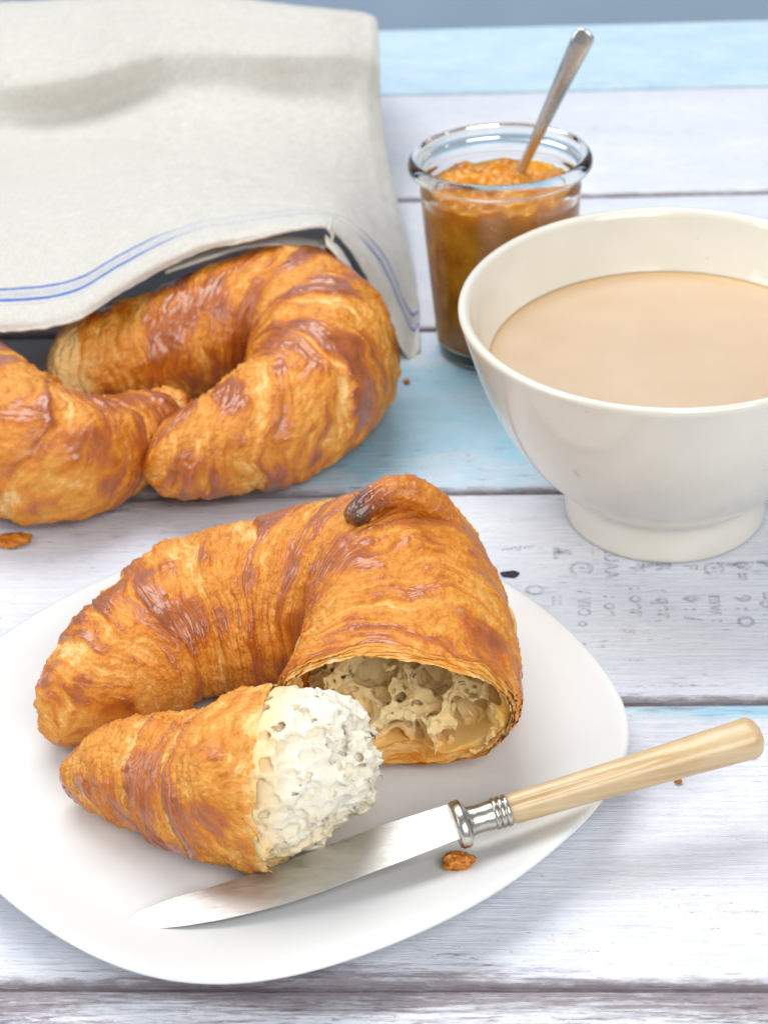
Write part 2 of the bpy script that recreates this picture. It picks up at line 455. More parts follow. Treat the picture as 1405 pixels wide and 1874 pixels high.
COL.objects.link(ko); ko.parent = pl0

# ------------------------------------------------------------------ plate
PCX, PCY, PA, PB, PN, PTH = -3.45, 51.3, 10.0, 10.35, 1.645, -0.169
_ph = np.linspace(0, 2 * math.pi, 512, endpoint=False)
_r = (np.abs(np.cos(_ph) / PA) ** PN + np.abs(np.sin(_ph) / PB) ** PN) ** (-1 / PN)
_ft = np.fft.rfft(_r); _ft[9:] = 0; _ft[5:9] *= 0.85; _r = np.fft.irfft(_ft, 512)
def plate_r(a): return np.interp((a - PTH) % (2 * math.pi), np.r_[_ph, 2 * math.pi], np.r_[_r, _r[0]])
PZ = 0.75                                               # height of the plate's flat well
def plate_mesh():
    prof = [(0.0, PZ), (0.3, PZ), (0.55, PZ), (0.66, PZ + 0.02), (0.74, PZ + 0.07), (0.80, PZ + 0.17), (0.86, PZ + 0.33), (0.92, PZ + 0.52), (0.965, PZ + 0.66), (0.985, PZ + 0.715),
            (0.996, PZ + 0.72), (1.0, PZ + 0.68), (0.998, PZ + 0.62), (0.985, PZ + 0.54), (0.95, PZ + 0.40), (0.88, PZ + 0.12), (0.80, PZ - 0.18), (0.72, PZ - 0.36), (0.64, PZ - 0.42), (0.62, 0.25), (0.615, 0.02), (0.58, 0.02), (0.575, 0.22), (0.3, 0.28), (0.0, 0.28)]
    p = smooth_profile(prof, 110)
    p[0] = (0.0, p[0][1]); p[-1] = (0.0, p[-1][1])
    n = 240; a = np.linspace(0, 2 * math.pi, n, endpoint=False); R = plate_r(a)
    V = np.zeros((len(p), n, 3))
    for i, (f, z) in enumerate(p):
        # the well is rounder than the rim
        rr = R * f if f > 0.75 else f * (R * (f / 0.75) ** 2 + (1 - (f / 0.75) ** 2) * R.mean())
        V[i, :, 0] = PCX + rr * np.cos(a); V[i, :, 1] = PCY + rr * np.sin(a); V[i, :, 2] = z
    return V.reshape(-1, 3), grid_faces(len(p), n, True)
V, fc = plate_mesh()
porc = mat_plain('white_porcelain', (0.73, 0.745, 0.75), 0.34, 0.01, 0.3, coat=0.12, coat_rough=0.12, spec=0.22)
plate = obj('plate', V, fc, porc, origin=(PCX, PCY, 0))
tag(plate, 'white rounded square plate carrying the torn croissant and the knife', 'plate')

# ------------------------------------------------------------------ croissants
def sweep_frames(ctrl, n, pivot=None):
    """ctrl rows: px, py, z, half width, half height -> centres, side vectors, up vectors, radii, arc length"""
    rows = [(*at(r[0], r[1], r[2]), r[3], r[4]) for r in ctrl]
    if pivot is not None:
        pv = np.asarray(pivot) if np.ndim(pivot) == 2 else np.tile(pivot, (len(rows), 1))
        rows = [(*r, *p) for r, p in zip(rows, pv)]
    q, s = spline(rows, n)
    C = q[:, :3]; T = np.gradient(C, axis=0); T /= np.linalg.norm(T, axis=1)[:, None]
    if pivot is not None:
        N = C - q[:, 5:8]; N[:, 2] = 0; N /= np.linalg.norm(N, axis=1)[:, None]
    else:
        N = np.cross(T, [0, 0, 1.0]); N[:, 2] = 0; N /= np.linalg.norm(N, axis=1)[:, None]
    B = np.tile([0, 0, 1.0], (n, 1))
    if pivot is None:
        B = np.cross(N, T); B /= np.linalg.norm(B, axis=1)[:, None]
    return C, N, B, T, q[:, 3], q[:, 4], s

def crust_field(S, TH, P, bands, seed, slant=0.5, more=0.0):
    """height (cm), bake 0..1 and paleness of rolled, layered croissant crust"""
    cs, sn = np.cos(TH), np.sin(TH)
    tw = 0.55 * fbm(P * 0.42, seed, 2) + 0.14 * pn(P * 1.4, seed + 3)
    t = S + tw + slant * np.sin(TH * 1.0 + 0.6 + seed) + 0.22 * pn(P * 0.9 + 9.1, seed + 4)
    Q = lambda k, mm: np.stack([t * k, cs * mm, sn * mm], -1)
    h = 0.15 * fbm(P * 0.5, seed + 11, 2)
    g = fbm(Q(0.62, 0.75), seed + 21, 2) + 0.55 * fbm(P * 0.75, seed + 23, 2) + 0.30 * pn(Q(4.2, 0.9), seed + 25) + 0.14 * pn(Q(11.0, 1.6), seed + 27)
    pale = np.zeros_like(S); lipg = np.zeros_like(S)
    for (e, d, a, L) in bands:
        ew = e + 0.40 * pn(np.stack([cs * 1.3 + e, sn * 1.3, e + 0 * S], -1), seed + 31) + 0.07 * pn(P * 3.0, seed + 77)
        x = (t - ew) * d
        am = a * (0.15 + 1.05 * sst(-0.4, 0.45, pn(np.stack([cs * 1.1, sn * 1.1 + e, e + 0 * S], -1), seed + 37))) * (0.3 + 0.70 * sst(-0.75, 0.15, cs))
        hi = sst(0.06, -0.06, x); lo = 1 - hi
        h += am * (hi * np.exp(np.minimum(x, 0) / (0.9 * L)) - 0.55 * lo * np.exp(-np.maximum(x, 0) / (0.7 * L)))
        lipg = np.maximum(lipg, hi * np.exp(np.minimum(x, 0) / (1.1 * L)) * np.clip(am / 0.12, 0, 1))
        pale = np.maximum(pale, lo * sst(1.15 * L, 0.15 * L, x) * np.clip(am / 0.13, 0, 1))
    glaze = sst(-0.18, 0.44, g + more + 0.30 * lipg - 0.38 * pale)
    dry = 1 - glaze
    # fine laminations parallel to the band edges
    n1 = fbm(Q(2.1, 0.8), seed + 41, 3, 0.55)
    n2 = pn(Q(7.5, 1.3), seed + 43)
    n3 = pn(Q(15.0, 2.2), seed + 45)
    fl = np.zeros_like(S)
    for c in (-0.35, -0.17, 0.0, 0.17, 0.35): fl += sst(c - 0.022, c + 0.022, n1)
    fl = fl / 5 - 0.5
    h += (0.105 + 0.09 * pale + 0.03 * dry) * fl + (0.016 + 0.022 * pale + 0.008 * dry) * n2 + (0.005 + 0.010 * pale + 0.005 * dry) * n3
    # wrinkles in the glaze, blisters, crackled flakes where the crust is dry
    h += 0.040 * glaze * pn(Q(2.8, 1.5) + 3.1, seed + 47) + 0.018 * glaze * pn(Q(5.5, 2.6), seed + 49)
    f1, f2 = worley(np.stack([t * 1.5, cs * 2.4, sn * 2.4], -1) + 0.35 * pn(P * 2.2, seed + 51)[..., None], seed + 52)
    bl = sst(0.62, 0.1, f1)
    h += 0.045 * bl * (1 - 0.6 * pale)
    rid = np.clip(1 - np.abs(pn(Q(2.4, 1.9) + 5.5, seed + 61)) * 2.8, 0, 1) ** 3
    h -= 0.045 * rid * (0.5 + 0.7 * dry)
    f3 = fbm(P * 3.4, seed + 71, 3, 0.6)
    fk = sst(-0.02, 0.03, f3) + sst(0.2, 0.24, f3)
    h += 0.028 * fk * dry + 0.020 * pn(P * 7.5, seed + 73) * dry
    w1, w2 = worley(P * 2.6 + 0.4 * pn(P * 3.0, seed + 81)[..., None], seed + 82)
    ck = sst(0.10, 0.0, w2 - w1)
    h -= 0.028 * ck * dry
    bake = 0.25 + 0.36 * glaze + 0.10 * lipg + 0.10 * fbm(P * 0.45, seed + 29, 2) - 0.15 * pale + 0.07 * fl + 0.05 * (fk - 1) * dry + 0.07 * (bl - 0.3) - 0.04 * rid
    wrap = np.stack([t, cs * 2.0, sn * 2.0], -1)
    return h, bake, pale, wrap

def croissant_crust(ctrl, pivot, bands, seed, base, ns, nt, slant=0.5, cap0=1.2, cap1=1.2, inset=0.0, s_from=None, s_to=None, amp=1.0, jag=None, closed=(True, True), pale_end=None, more=0.0):
    C, N, B, T, rx, rz, s = sweep_frames(ctrl, 900, pivot)
    total = s[-1]
    a0 = 0 if s_from is None else s_from; a1 = total if s_to is None else s_to
    ss = np.linspace(a0, a1, ns)
    th = np.linspace(0, 2 * math.pi, nt, endpoint=False)
    S = np.repeat(ss[:, None], nt, 1); TH = np.repeat(th[None], ns, 0)
    if jag is not None:                                  # ragged torn end: rows are squeezed so the last one follows jag(theta)
        end = jag(th)[None]; fr = (S - a0) / (a1 - a0); k = np.clip((fr - 0.55) / 0.45, 0, 1)
        S = S + k * end
    Sc = np.clip(S, 0, total + 3)
    g = lambda A: np.stack([np.interp(Sc, s, A[:, k]) for k in range(3)], -1)
    Cc, Nn, Bb = g(C), g(N), g(B)
    over = np.maximum(S - total, 0)[..., None] * T[-1]
    Cc = Cc + over
    RX = np.interp(Sc, s, rx); RZ = np.interp(Sc, s, rz)
    if closed[0]: e = np.clip(S / cap0, 0, 1); k = np.sqrt(np.clip(1 - (1 - e) ** 2, 0, 1)); RX = RX * k; RZ = RZ * k
    else: k = 1.0
    k1 = 1.0
    if closed[1]: e = np.clip((total - S) / cap1, 0, 1); k1 = np.sqrt(np.clip(1 - (1 - e) ** 2, 0, 1)); RX = RX * k1; RZ = RZ * k1
    cs, sn = np.cos(TH), np.sin(TH)
    shape = lambda RX, RZ: Cc + Nn * (RX * np.sign(cs) * np.abs(cs) ** 0.92)[..., None] + Bb * (RZ * np.sign(sn) * np.abs(sn) ** 0.95)[..., None]
    P0 = shape(RX, RZ)
    h, bake, pale, wrap = crust_field(S, TH, P0, bands, seed, slant, more)
    fade = np.clip(np.minimum(RX, RZ) / 0.8, 0.05, 1)
    h = h * fade * amp - inset
    nrm = Nn * (cs * RZ)[..., None] + Bb * (sn * RX)[..., None]
    nrm /= np.linalg.norm(nrm, axis=-1)[..., None] + 1e-9
    V = P0 + nrm * h[..., None]
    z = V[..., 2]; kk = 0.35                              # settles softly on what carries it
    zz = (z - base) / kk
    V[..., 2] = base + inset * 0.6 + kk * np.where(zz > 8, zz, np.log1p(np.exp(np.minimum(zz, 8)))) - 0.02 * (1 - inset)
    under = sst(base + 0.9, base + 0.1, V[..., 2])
    if pale_end is not None:
        e = sst(total - pale_end[0], total - pale_end[1], S + 0.35 * pn(P0 * 1.6, seed + 99)); bake = bake - pale_end[2] * e; pale = np.maximum(pale, 0.7 * e)
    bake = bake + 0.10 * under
    return V, grid_faces(ns, nt, True, flip=True), dict(bake=bake, pale=pale, wrap=wrap), (S, TH, P0)

def flat_attrs(A): return {k: (v.reshape(-1, 3) if v.ndim == 3 else v.ravel()) for k, v in A.items()}

CRUST = mat_crust('baked_crust')
def add_crust(name, parent, res, mat=CRUST, mask=None):
    V, fc, A, _ = res
    return obj(name, V.reshape(-1, 3), fc, mat, parent, attrs=flat_attrs(A))

def mkbands(lo, hi, n, centre, rng, amp=(0.10, 0.19)):
    out = []
    for e in np.linspace(lo, hi, n) + rng.uniform(-0.25, 0.25, n):
        out.append((float(e), -1 if e < centre else 1, float(rng.uniform(*amp)), float(rng.uniform(0.5, 0.95))))
    return out
def minor(L, n, centre, rng): return [(float(e), -1 if e < centre else 1, float(rng.uniform(0.03, 0.08)), float(rng.uniform(0.25, 0.5))) for e in rng.uniform(0.5, L - 0.4, n)]

# --- surface nets, for bread crumb
def bubbles(P, cell, r, var, seed, stretch=(1, 1, 1)):
    """> 0 inside round gas pockets about one per cell (cm)"""
    f1, _ = worley(P / cell * np.asarray(stretch), seed, 1.0)
    return (r + var * pn(P / cell * 0.45, seed + 3) - f1) * cell
def surface_nets(f, org, h):
    nx, ny, nz = f.shape
    ins = f < 0
    cnt = np.zeros((nx - 1, ny - 1, nz - 1), np.float32); acc = np.zeros((nx - 1, ny - 1, nz - 1, 3), np.float32)
    edges = [((0, 0, 0), 0), ((0, 1, 0), 0), ((0, 0, 1), 0), ((0, 1, 1), 0), ((0, 0, 0), 1), ((1, 0, 0), 1), ((0, 0, 1), 1), ((1, 0, 1), 1),
             ((0, 0, 0), 2), ((1, 0, 0), 2), ((0, 1, 0), 2), ((1, 1, 0), 2)]
    sl = lambda o: tuple(slice(o[k], o[k] + (nx, ny, nz)[k] - 1) for k in range(3))
    for o, ax in edges:
        o2 = list(o); o2[ax] += 1
        a, b = f[sl(o)], f[sl(o2)]
        cr = (a < 0) != (b < 0)
        tt = np.where(cr, a / np.where(cr, a - b, 1), 0)
        cnt += cr
        for k in range(3): acc[..., k] += cr * (o[k] + (tt if k == ax else 0))
    act = cnt > 0
    idx = -np.ones(cnt.shape, np.int64); idx[act] = np.arange(act.sum())
    ii = np.argwhere(act)
    V = (ii + acc[act] / cnt[act][:, None]) * h + np.asarray(org)
    faces = []
    for ax in range(3):
        b1, b2 = (ax + 1) % 3, (ax + 2) % 3
        s0 = [slice(1, -1)] * 3; s1 = [slice(1, -1)] * 3
        s0[ax] = slice(0, -1); s1[ax] = slice(1, None)
        a, b = ins[tuple(s0)], ins[tuple(s1)]
        for up in (True, False):
            e = np.argwhere((a & ~b) if up else (~a & b))
            if not len(e): continue
            e[:, b1] += 1; e[:, b2] += 1
            def c(d1, d2):
                q = e.copy(); q[:, b1] += d1; q[:, b2] += d2
                return idx[q[:, 0], q[:, 1], q[:, 2]]
            qd = np.stack([c(-1, -1), c(0, -1), c(0, 0), c(-1, 0)], 1)
            if not up: qd = qd[:, ::-1]
            faces.append(qd)
    fc = np.vstack(faces); fc = fc[(fc >= 0).all(1)]
    return V, fc

# --- the torn croissant on the plate
PIV1 = np.array([-4.2, 50.3, 0.9])
c1 = [(112, 1352, 1.65, 0.8, 0.85), (158, 1300, 2.1, 1.5, 1.4), (240, 1212, 2.55, 2.05, 1.85), (338, 1138, 2.8, 2.4, 2.15), (452, 1112, 3.0, 2.65, 2.4),
      (590, 1095, 3.25, 2.9, 2.85), (705, 1095, 3.5, 3.25, 3.25), (738, 1195, 3.3, 3.25, 2.75), (726, 1292, 3.1, 3.28, 2.3)]
rng = np.random.default_rng(3)
_, _, _, _, _, _, s1_ = sweep_frames(c1, 900, PIV1); L1 = s1_[-1]
bands1 = [(0.9, -1, 0.10, 0.5), (2.2, -1, 0.14, 0.7), (3.2, -1, 0.10, 0.5), (4.2, -1, 0.17, 0.8), (5.2, -1, 0.09, 0.5), (6.2, -1, 0.15, 0.8), (8.0, -1, 0.19, 0.9), (9.0, -1, 0.09, 0.5),
          (9.8, -1, 0.15, 0.9), (L1 - 0.9, 1, 0.12, 0.5)]
cro = thing('croissant', (PCX + 2, PCY + 1, PZ), 'large torn croissant on the white plate, its hollow open end facing the knife', 'croissant', 'croissants')
jg = lambda sd, a, sh: (lambda th: sh + a * fbm(np.stack([np.cos(th) * 1.6, np.sin(th) * 1.6, th * 0 + sd], 1), 90 + int(sd), 2) + 0.35 * a * pn(np.stack([np.cos(th) * 5, np.sin(th) * 5, th * 0 + sd], 1), 95) + 0.14 * a * pn(np.stack([np.cos(th) * 14, np.sin(th) * 14, th * 0 + sd], 1), 96))
over = lambda f: (lambda th: f(th) + 0.60 * np.clip(np.sin(th), 0, 1) + 0.10)
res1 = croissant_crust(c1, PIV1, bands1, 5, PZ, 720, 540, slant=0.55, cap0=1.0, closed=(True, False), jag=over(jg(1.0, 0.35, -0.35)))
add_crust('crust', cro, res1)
for k in range(5):                                        # thinner leaves of pastry that show, stepped, at the torn end
    r = croissant_crust(c1, PIV1, bands1, 5 + 0 * k, PZ, 110, 420, slant=0.55, closed=(True, False), inset=0.035 + 0.042 * k, amp=0.97 - 0.05 * k,
                        s_from=L1 - 2.2, s_to=L1, jag=over(jg(1.0 + 0.45 * k, 0.36, -0.25 + 0.085 * k)))
    V, fc, A, _ = r
    A['bake'] = 0.22 - 0.03 * k + 0.30 * (A['bake'] - 0.4); A['pale'] = A['pale'] * 0 + 0.8
    obj('pastry_layer', V.reshape(-1, 3), fc, CRUST, cro, attrs=flat_attrs(A))

# hollow crumb inside the open end
Cs, Ns, Bs, Ts, RXs, RZs, _ = sweep_frames(c1, 900, PIV1)
Ce, Ne, Te = Cs[-1], Ns[-1], Ts[-1].copy(); Te[2] = 0; Te /= np.linalg.norm(Te)
def crumb_grid(x0, x1, ry, rz, h):
    return np.meshgrid(np.arange(x0, x1, h), np.arange(-ry, ry, h), np.arange(-rz, rz, h), indexing='ij')
h_ = 0.042
X, Y, Z = crumb_grid(-3.9, 0.6, 3.2, 2.3, h_)
P = np.stack([X, Y, Z], -1).astype(np.float32)
rho = np.sqrt((Y / 2.95) ** 2 + (Z / 2.0) ** 2)
Wp = P * np.array([0.45, 1.0, 1.0]) + 0.55 * np.stack([pn(P * 0.8, 301), pn(P * 0.8, 302), pn(P * 0.8, 303)], -1) + 0.16 * np.stack([pn(P * 2.6, 304), pn(P * 2.6, 305), pn(P * 2.6, 306)], -1)
f1, f2 = worley(Wp * 0.95, 310, 0.95)
g1, g2 = worley(Wp * 2.6 + 3.3, 311, 0.95)
cut = -1.05 + 0.85 * np.clip(rho, 0, 1.1) ** 3 + 0.7 * fbm(P * np.array([0.2, 0.6, 0.6]), 314, 2) + 0.35 * np.clip(-Z, -0.6, 1.2)
cut = cut + 0.45 * np.exp(-(f2 - f1) / 0.15) * np.clip(0.5 + 0.9 * pn(P * np.array([0.3, 1.0, 1.0]) + 5, 316), 0, 1.6) + 0.16 * pn(P * np.array([0.6, 2.6, 2.6]), 315) + 0.07 * pn(P * np.array([1.5, 6, 6]), 317)
Pw = P + 0.22 * np.stack([pn(P * 1.1, 321), pn(P * 1.1, 322), pn(P * 1.1, 323)], -1)
holes = np.maximum(bubbles(Pw, 1.10, 0.55, 0.16, 331, (0.7, 1, 1)), np.maximum(bubbles(Pw, 0.55, 0.50, 0.22, 332, (0.9, 1, 1)), bubbles(Pw, 0.28, 0.36, 0.25, 333)))
cell = np.maximum((X - cut) * 0.5, holes)
cell = np.minimum(cell, (X - cut) * 0.5 + 0.80)            # the deep crumb is closed
lining = np.maximum(np.abs(rho - 1.0) * 2.1 - 0.09, X - (-0.25 + 0.2 * pn(P * 1.5, 320)))
fld = np.maximum(cell, (rho - 1.02) * 2.0)
fld = np.minimum(fld, lining)
fld[0] = 1; fld[-1] = 1; fld[:, 0] = 1; fld[:, -1] = 1; fld[:, :, 0] = 1; fld[:, :, -1] = 1
V, fc = surface_nets(fld, (-3.9, -3.2, -2.3), h_)
toast = np.clip(0.15 + 0.6 * sst(0.75, 1.02, np.sqrt((V[:, 1] / 2.95) ** 2 + (V[:, 2] / 2.0) ** 2)) + 0.35 * pn(V * 0.8, 330), 0, 1)
W = Ce + V[:, :1] * Te + V[:, 1:2] * Ne + V[:, 2:3] * np.array([0, 0, 1.0]) + np.array([0, 0, 0.0])
W[:, 2] = np.maximum(W[:, 2], PZ + 0.10)
obj('crumb', W, fc, mat_crumb('hollow_crumb', (0.97, 0.78, 0.44), (0.95, 0.55, 0.13), 0.3, 0.25), cro, attrs=dict(toast=toast))

# curled dark tip of the dough on the back of the torn croissant
def tube(ctrl, n, m, fld=None):
    q, s = spline(ctrl, n); C = q[:, :3]; T = np.gradient(C, axis=0); T /= np.linalg.norm(T, axis=1)[:, None]
    A = np.cross(T, [0, 0, 1.0]); A /= np.linalg.norm(A, axis=1)[:, None] + 1e-9; B = np.cross(A, T)
    a = np.linspace(0, 2 * math.pi, m, endpoint=False)
    r = q[:, 3][:, None] * np.ones(m)
    V = C[:, None] + r[..., None] * (np.cos(a)[None, :, None] * A[:, None] + np.sin(a)[None, :, None] * B[:, None])
    return V, s, a, C
_V1 = res1[0].reshape(-1, 3)
_v = _V1 - CAMP; _q = _v @ FW; _X1 = CX + F * (_v @ RT) / _q; _Y1 = CY - F * (_v @ UP) / _q
def on_crust(px, py, lift):
    d = np.hypot(_X1 - px, _Y1 - py); k = np.where(d < d.min() + 5)[0]
    p = _V1[k[np.argmin(_q[k])]]
    return tuple(at(px, py, p[2] + lift))
tc = [(*on_crust(850, 1000, -0.40), 0.10), (*on_crust(822, 956, -0.26), 0.36), (*on_crust(790, 924, 0.0), 0.46), (*on_crust(757, 904, 0.16), 0.48), (*on_crust(722, 900, 0.25), 0.46), (*on_crust(692, 910, 0.27), 0.41), (*on_crust(668, 928, 0.22), 0.36), (*on_crust(650, 943, 0.16), 0.33), (*on_crust(640, 952, 0.12), 0.25), (*on_crust(637, 955, 0.12), 0.04)]
V, s, a, C = tube(tc, 200, 90)
Pt = V.copy()
SS = s[:, None] + 0 * a[None]
hh = 0.06 * fbm(Pt * 1.6, 401, 3) + 0.04 * pn(np.stack([SS * 1.2, np.cos(a)[None] * 3 + 0 * SS, np.sin(a)[None] * 3 + 0 * SS], -1), 402) + 0.035 * sst(0, 0.1, fbm(Pt * 3, 403, 2))
dirn = Pt - C[:, None]; dirn /= np.linalg.norm(dirn, axis=-1)[..., None] + 1e-6
V = Pt + dirn * hh[..., None] * np.clip(np.linspace(1, 0, 200) * 8, 0, 1)[:, None, None]
bk = 0.40 + 0.55 * sst(s[-1] * 0.66, s[-1] * 0.92, SS) + 0.15 * pn(Pt * 2, 404)
tip = obj('curled_tip', V.reshape(-1, 3), grid_faces(200, 90, True), CRUST, cro, attrs=dict(bake=bk.ravel(), pale=0 * bk.ravel(), wrap=np.stack([SS, np.cos(a)[None] * 2 + 0 * SS, np.sin(a)[None] * 2 + 0 * SS], -1).reshape(-1, 3)))
tip['label'] = 'dark burnt curled tip of the dough'

# --- the torn-off end lying in front
c2 = [(122, 1432, 1.35, 0.25, 0.3), (160, 1424, 1.75, 0.8, 0.85), (225, 1415, 2.2, 1.35, 1.4), (300, 1418, 2.4, 1.75, 1.62), (385, 1430, 2.6, 2.1, 1.9), (455, 1428, 2.95, 2.35, 2.3), (505, 1428, 3.0, 2.45, 2.35)]
_, _, _, _, _, _, s2_ = sweep_frames(c2, 900, None); L2 = s2_[-1]
bands2 = [(0.8, -1, 0.08, 0.4), (1.9, -1, 0.12, 0.6), (2.8, -1, 0.05, 0.35), (3.6, -1, 0.13, 0.6), (4.4, -1, 0.05, 0.35), (5.1, -1, 0.09, 0.5)]
piece = thing('torn_croissant_end', at(330, 1560, PZ), 'torn off croissant end lying on the plate with fluffy white crumb showing', 'croissant piece')
res2 = croissant_crust(c2, None, bands2, 19, PZ, 400, 500, slant=0.4, cap0=0.6, closed=(True, False), jag=jg(8.0, 0.45, 0.0), pale_end=(0.7, 0.0, 0.30))
add_crust('crust', piece, res2)
Cs, Ns, Bs, Ts, RXs, RZs, _ = sweep_frames(c2, 900, None)
Ce, Ne, Te = Cs[-1], Ns[-1], Ts[-1]
Be = np.cross(Ne, Te); Be = Be / np.linalg.norm(Be)
X, Y, Z = crumb_grid(-1.1, 3.3, 2.7, 2.7, h_)
P = np.stack([X, Y, Z], -1).astype(np.float32)
wz = 0.45 * np.stack([pn(P * 0.9, 501), pn(P * 0.9, 502), pn(P * 0.9, 503)], -1)
rho = np.sqrt((Y / 2.38) ** 2 + (Z / 2.26) ** 2)
out = 2.15 * np.clip(1 - np.clip(np.sqrt(((Y + 0.30) / 2.4) ** 2 + ((Z - 0.35) / 2.4) ** 2), 0, 1.2) ** 3.2, -0.2, 1) + 0.22
out = out + 0.60 * fbm(P * np.array([0.3, 0.9, 0.9]), 510, 2) + 0.28 * pn(P * np.array([0.6, 2.0, 2.0]), 511)
Pw = P + 0.10 * np.stack([pn(P * 2.0, 504), pn(P * 2.0, 505), pn(P * 2.0, 506)], -1)
f1, f2 = worley(Pw * 1.9, 520, 0.95); rag = np.clip(0.7 + 0.9 * pn(P * 1.4 + 3, 525), 0.1, 1.6)
out = out + 0.36 * rag * np.exp(-(f2 - f1) / 0.16) + 0.17 * pn(P * np.array([0.6, 4.0, 4.0]), 513) + 0.07 * pn(P * np.array([1.6, 8, 8]), 512)
holes = np.maximum(bubbles(Pw, 0.74, 0.38, 0.20, 541, (0.85, 1, 1)), bubbles(Pw, 0.40, 0.42, 0.20, 542))
skin = (X - out) * 0.42
fld = np.maximum(skin, (rho - 1.06 + 0.22 * sst(0.1, -0.6, X) + 0.03 * np.clip(X, 0, 3) ** 2 + 0.05 * pn(P * 3.5, 514) * sst(0, 0.5, X)) * 1.3)
fld = np.where(X > -0.2, np.maximum(fld, np.minimum(holes, fld + 0.11)), fld)
fld[0] = 1; fld[-1] = 1; fld[:, 0] = 1; fld[:, -1] = 1; fld[:, :, 0] = 1; fld[:, :, -1] = 1
V, fc = surface_nets(fld, (-1.1, -2.7, -2.7), h_)
rr = np.sqrt((V[:, 1] / 2.38) ** 2 + (V[:, 2] / 2.26) ** 2)
toast = np.clip(0.8 * sst(0.7, 1.02, rr) * sst(1.1, 0.0, V[:, 0]) + 0.55 * sst(0.2, -1.8, V[:, 2]) + 0.2 * pn(V * 1.0, 530), 0, 1)
W = Ce + V[:, :1] * Te + V[:, 1:2] * Ne + V[:, 2:3] * Be
W[:, 2] = PZ + 0.03 + 0.25 * np.log1p(np.exp(np.clip((W[:, 2] - PZ - 0.03) / 0.25, -20, 30)))
obj('crumb', W, fc, mat_crumb('white_crumb', (0.95, 0.895, 0.75), (0.92, 0.66, 0.30), 0.35, 0.3), piece, attrs=dict(toast=toast))

# --- the whole croissant under the cloth and its neighbour
PIV3 = np.array([(-7.8, 69, 0), (-7.2, 69.2, 0), (-6.2, 69.6, 0), (-5.6, 69.9, 0), (-5.4, 70, 0), (-5.4, 70, 0), (-5.4, 70, 0), (-5.6, 69.9, 0), (-6.7, 69, 0), (-8.6, 68, 0), (-10.5, 67.5, 0), (-12, 67.5, 0)], float)
c3 = [(258, 856, 1.75, 0.75, 0.7), (300, 842, 1.9, 1.3, 1.2), (365, 820, 2.0, 1.75, 1.6), (452, 790, 2.15, 2.15, 1.95), (530, 750, 2.35, 2.35, 2.2), (590, 668, 2.6, 2.6, 2.6), (555, 594, 2.65, 2.6, 2.6),
      (460, 585, 2.6, 2.75, 2.45), (355, 615, 2.4, 2.35, 2.2), (250, 644, 2.2, 2.0, 1.9), (152, 668, 2.1, 1.75, 1.7), (84, 690, 2.0, 1.6, 1.5)]
_, _, _, _, _, _, s3_ = sweep_frames(c3, 900, PIV3); L3 = s3_[-1]
bands3 = [(1.3, -1, 0.10, 0.5), (2.6, -1, 0.14, 0.6), (4.2, -1, 0.16, 0.7), (6.3, -1, 0.16, 0.8), (8.6, -1, 0.18, 0.9), (L3 * .56, 1, 0.16, 0.8), (L3 * .68, 1, 0.16, 0.8), (L3 * .8, 1, 0.16, 0.7), (L3 - 1.6, 1, 0.14, 0.6)]
bands3 = [(e, d, a * 0.75, L) for e, d, a, L in bands3] + minor(L3, 4, L3 * 0.5, rng)
under = thing('croissant', at(480, 720, 0), 'whole curled croissant tucked under the edge of the linen cloth', 'croissant', 'croissants')
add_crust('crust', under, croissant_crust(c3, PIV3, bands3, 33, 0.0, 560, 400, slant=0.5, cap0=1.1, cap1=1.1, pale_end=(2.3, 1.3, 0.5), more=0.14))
c4 = [(-420, 500, 2.2, 1.9, 1.9), (-260, 600, 2.3, 2.3, 2.3), (-120, 715, 2.5, 2.55, 2.5), (0, 800, 2.5, 2.65, 2.5), (95, 832, 2.25, 2.35, 2.3), (190, 822, 1.9, 1.8, 1.85), (275, 785, 1.6, 1.35, 1.4), (345, 745, 1.4, 0.75, 0.8)]
_, _, _, _, _, _, s4_ = sweep_frames(c4, 900, None); L4 = s4_[-1]
bands4 = [(L4 * f, 1, 0.15, 0.7) for f in (0.2, 0.36, 0.5, 0.62, 0.73, 0.83, 0.92)]
bands4 = [(e, d, a * 0.75, L) for e, d, a, L in bands4] + minor(L4, 3, 0, rng)
left = thing('croissant', at(0, 900, 0), 'croissant at the left, its end lying behind the tip of the curled croissant', 'croissant', 'croissants')
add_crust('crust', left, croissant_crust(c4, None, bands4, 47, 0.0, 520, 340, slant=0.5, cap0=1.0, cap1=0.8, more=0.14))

# ------------------------------------------------------------------ linen cloth over the croissants
lin = NT('linen')
_uv = lin.attr('cloth', True)                            # (across, from the hem backwards, stripe strength) in cm
_sp = lin.add('ShaderNodeSeparateXYZ'); lin.link(_uv, _sp.inputs[0])
_wx = lin.noise(lin.coord((2.0, 19, 1), _uv), 1, 4, 0.7); _wy = lin.noise(lin.coord((19, 2.0, 1), _uv), 1, 4, 0.7)
_wv = lin.math('ADD', _wx, _wy)
_slub = lin.noise(lin.coord((0.5, 9, 1), _uv), 1, 3, 0.7)
_cl = lin.mix(lin.mrange(_wv, 0.8, 1.2), (0.67, 0.645, 0.59), (0.84, 0.815, 0.76))
_cl = lin.mix(lin.mrange(_slub, 0.5, 0.72, 0, 0.4), _cl, (0.62, 0.59, 0.54))
_d = _sp.outputs[1]
def _stripe(c0, wd):
    return lin.mrange(lin.math('ABSOLUTE', lin.math('SUBTRACT', lin.math('ADD', _d, lin.math('MULTIPLY', lin.math('SUBTRACT', _wx, 0.5), 0.12)), c0)), wd, wd * 0.55, 0, 1)
_st = lin.math('MAXIMUM', _stripe(1.85, 0.15), _stripe(2.75, 0.13))
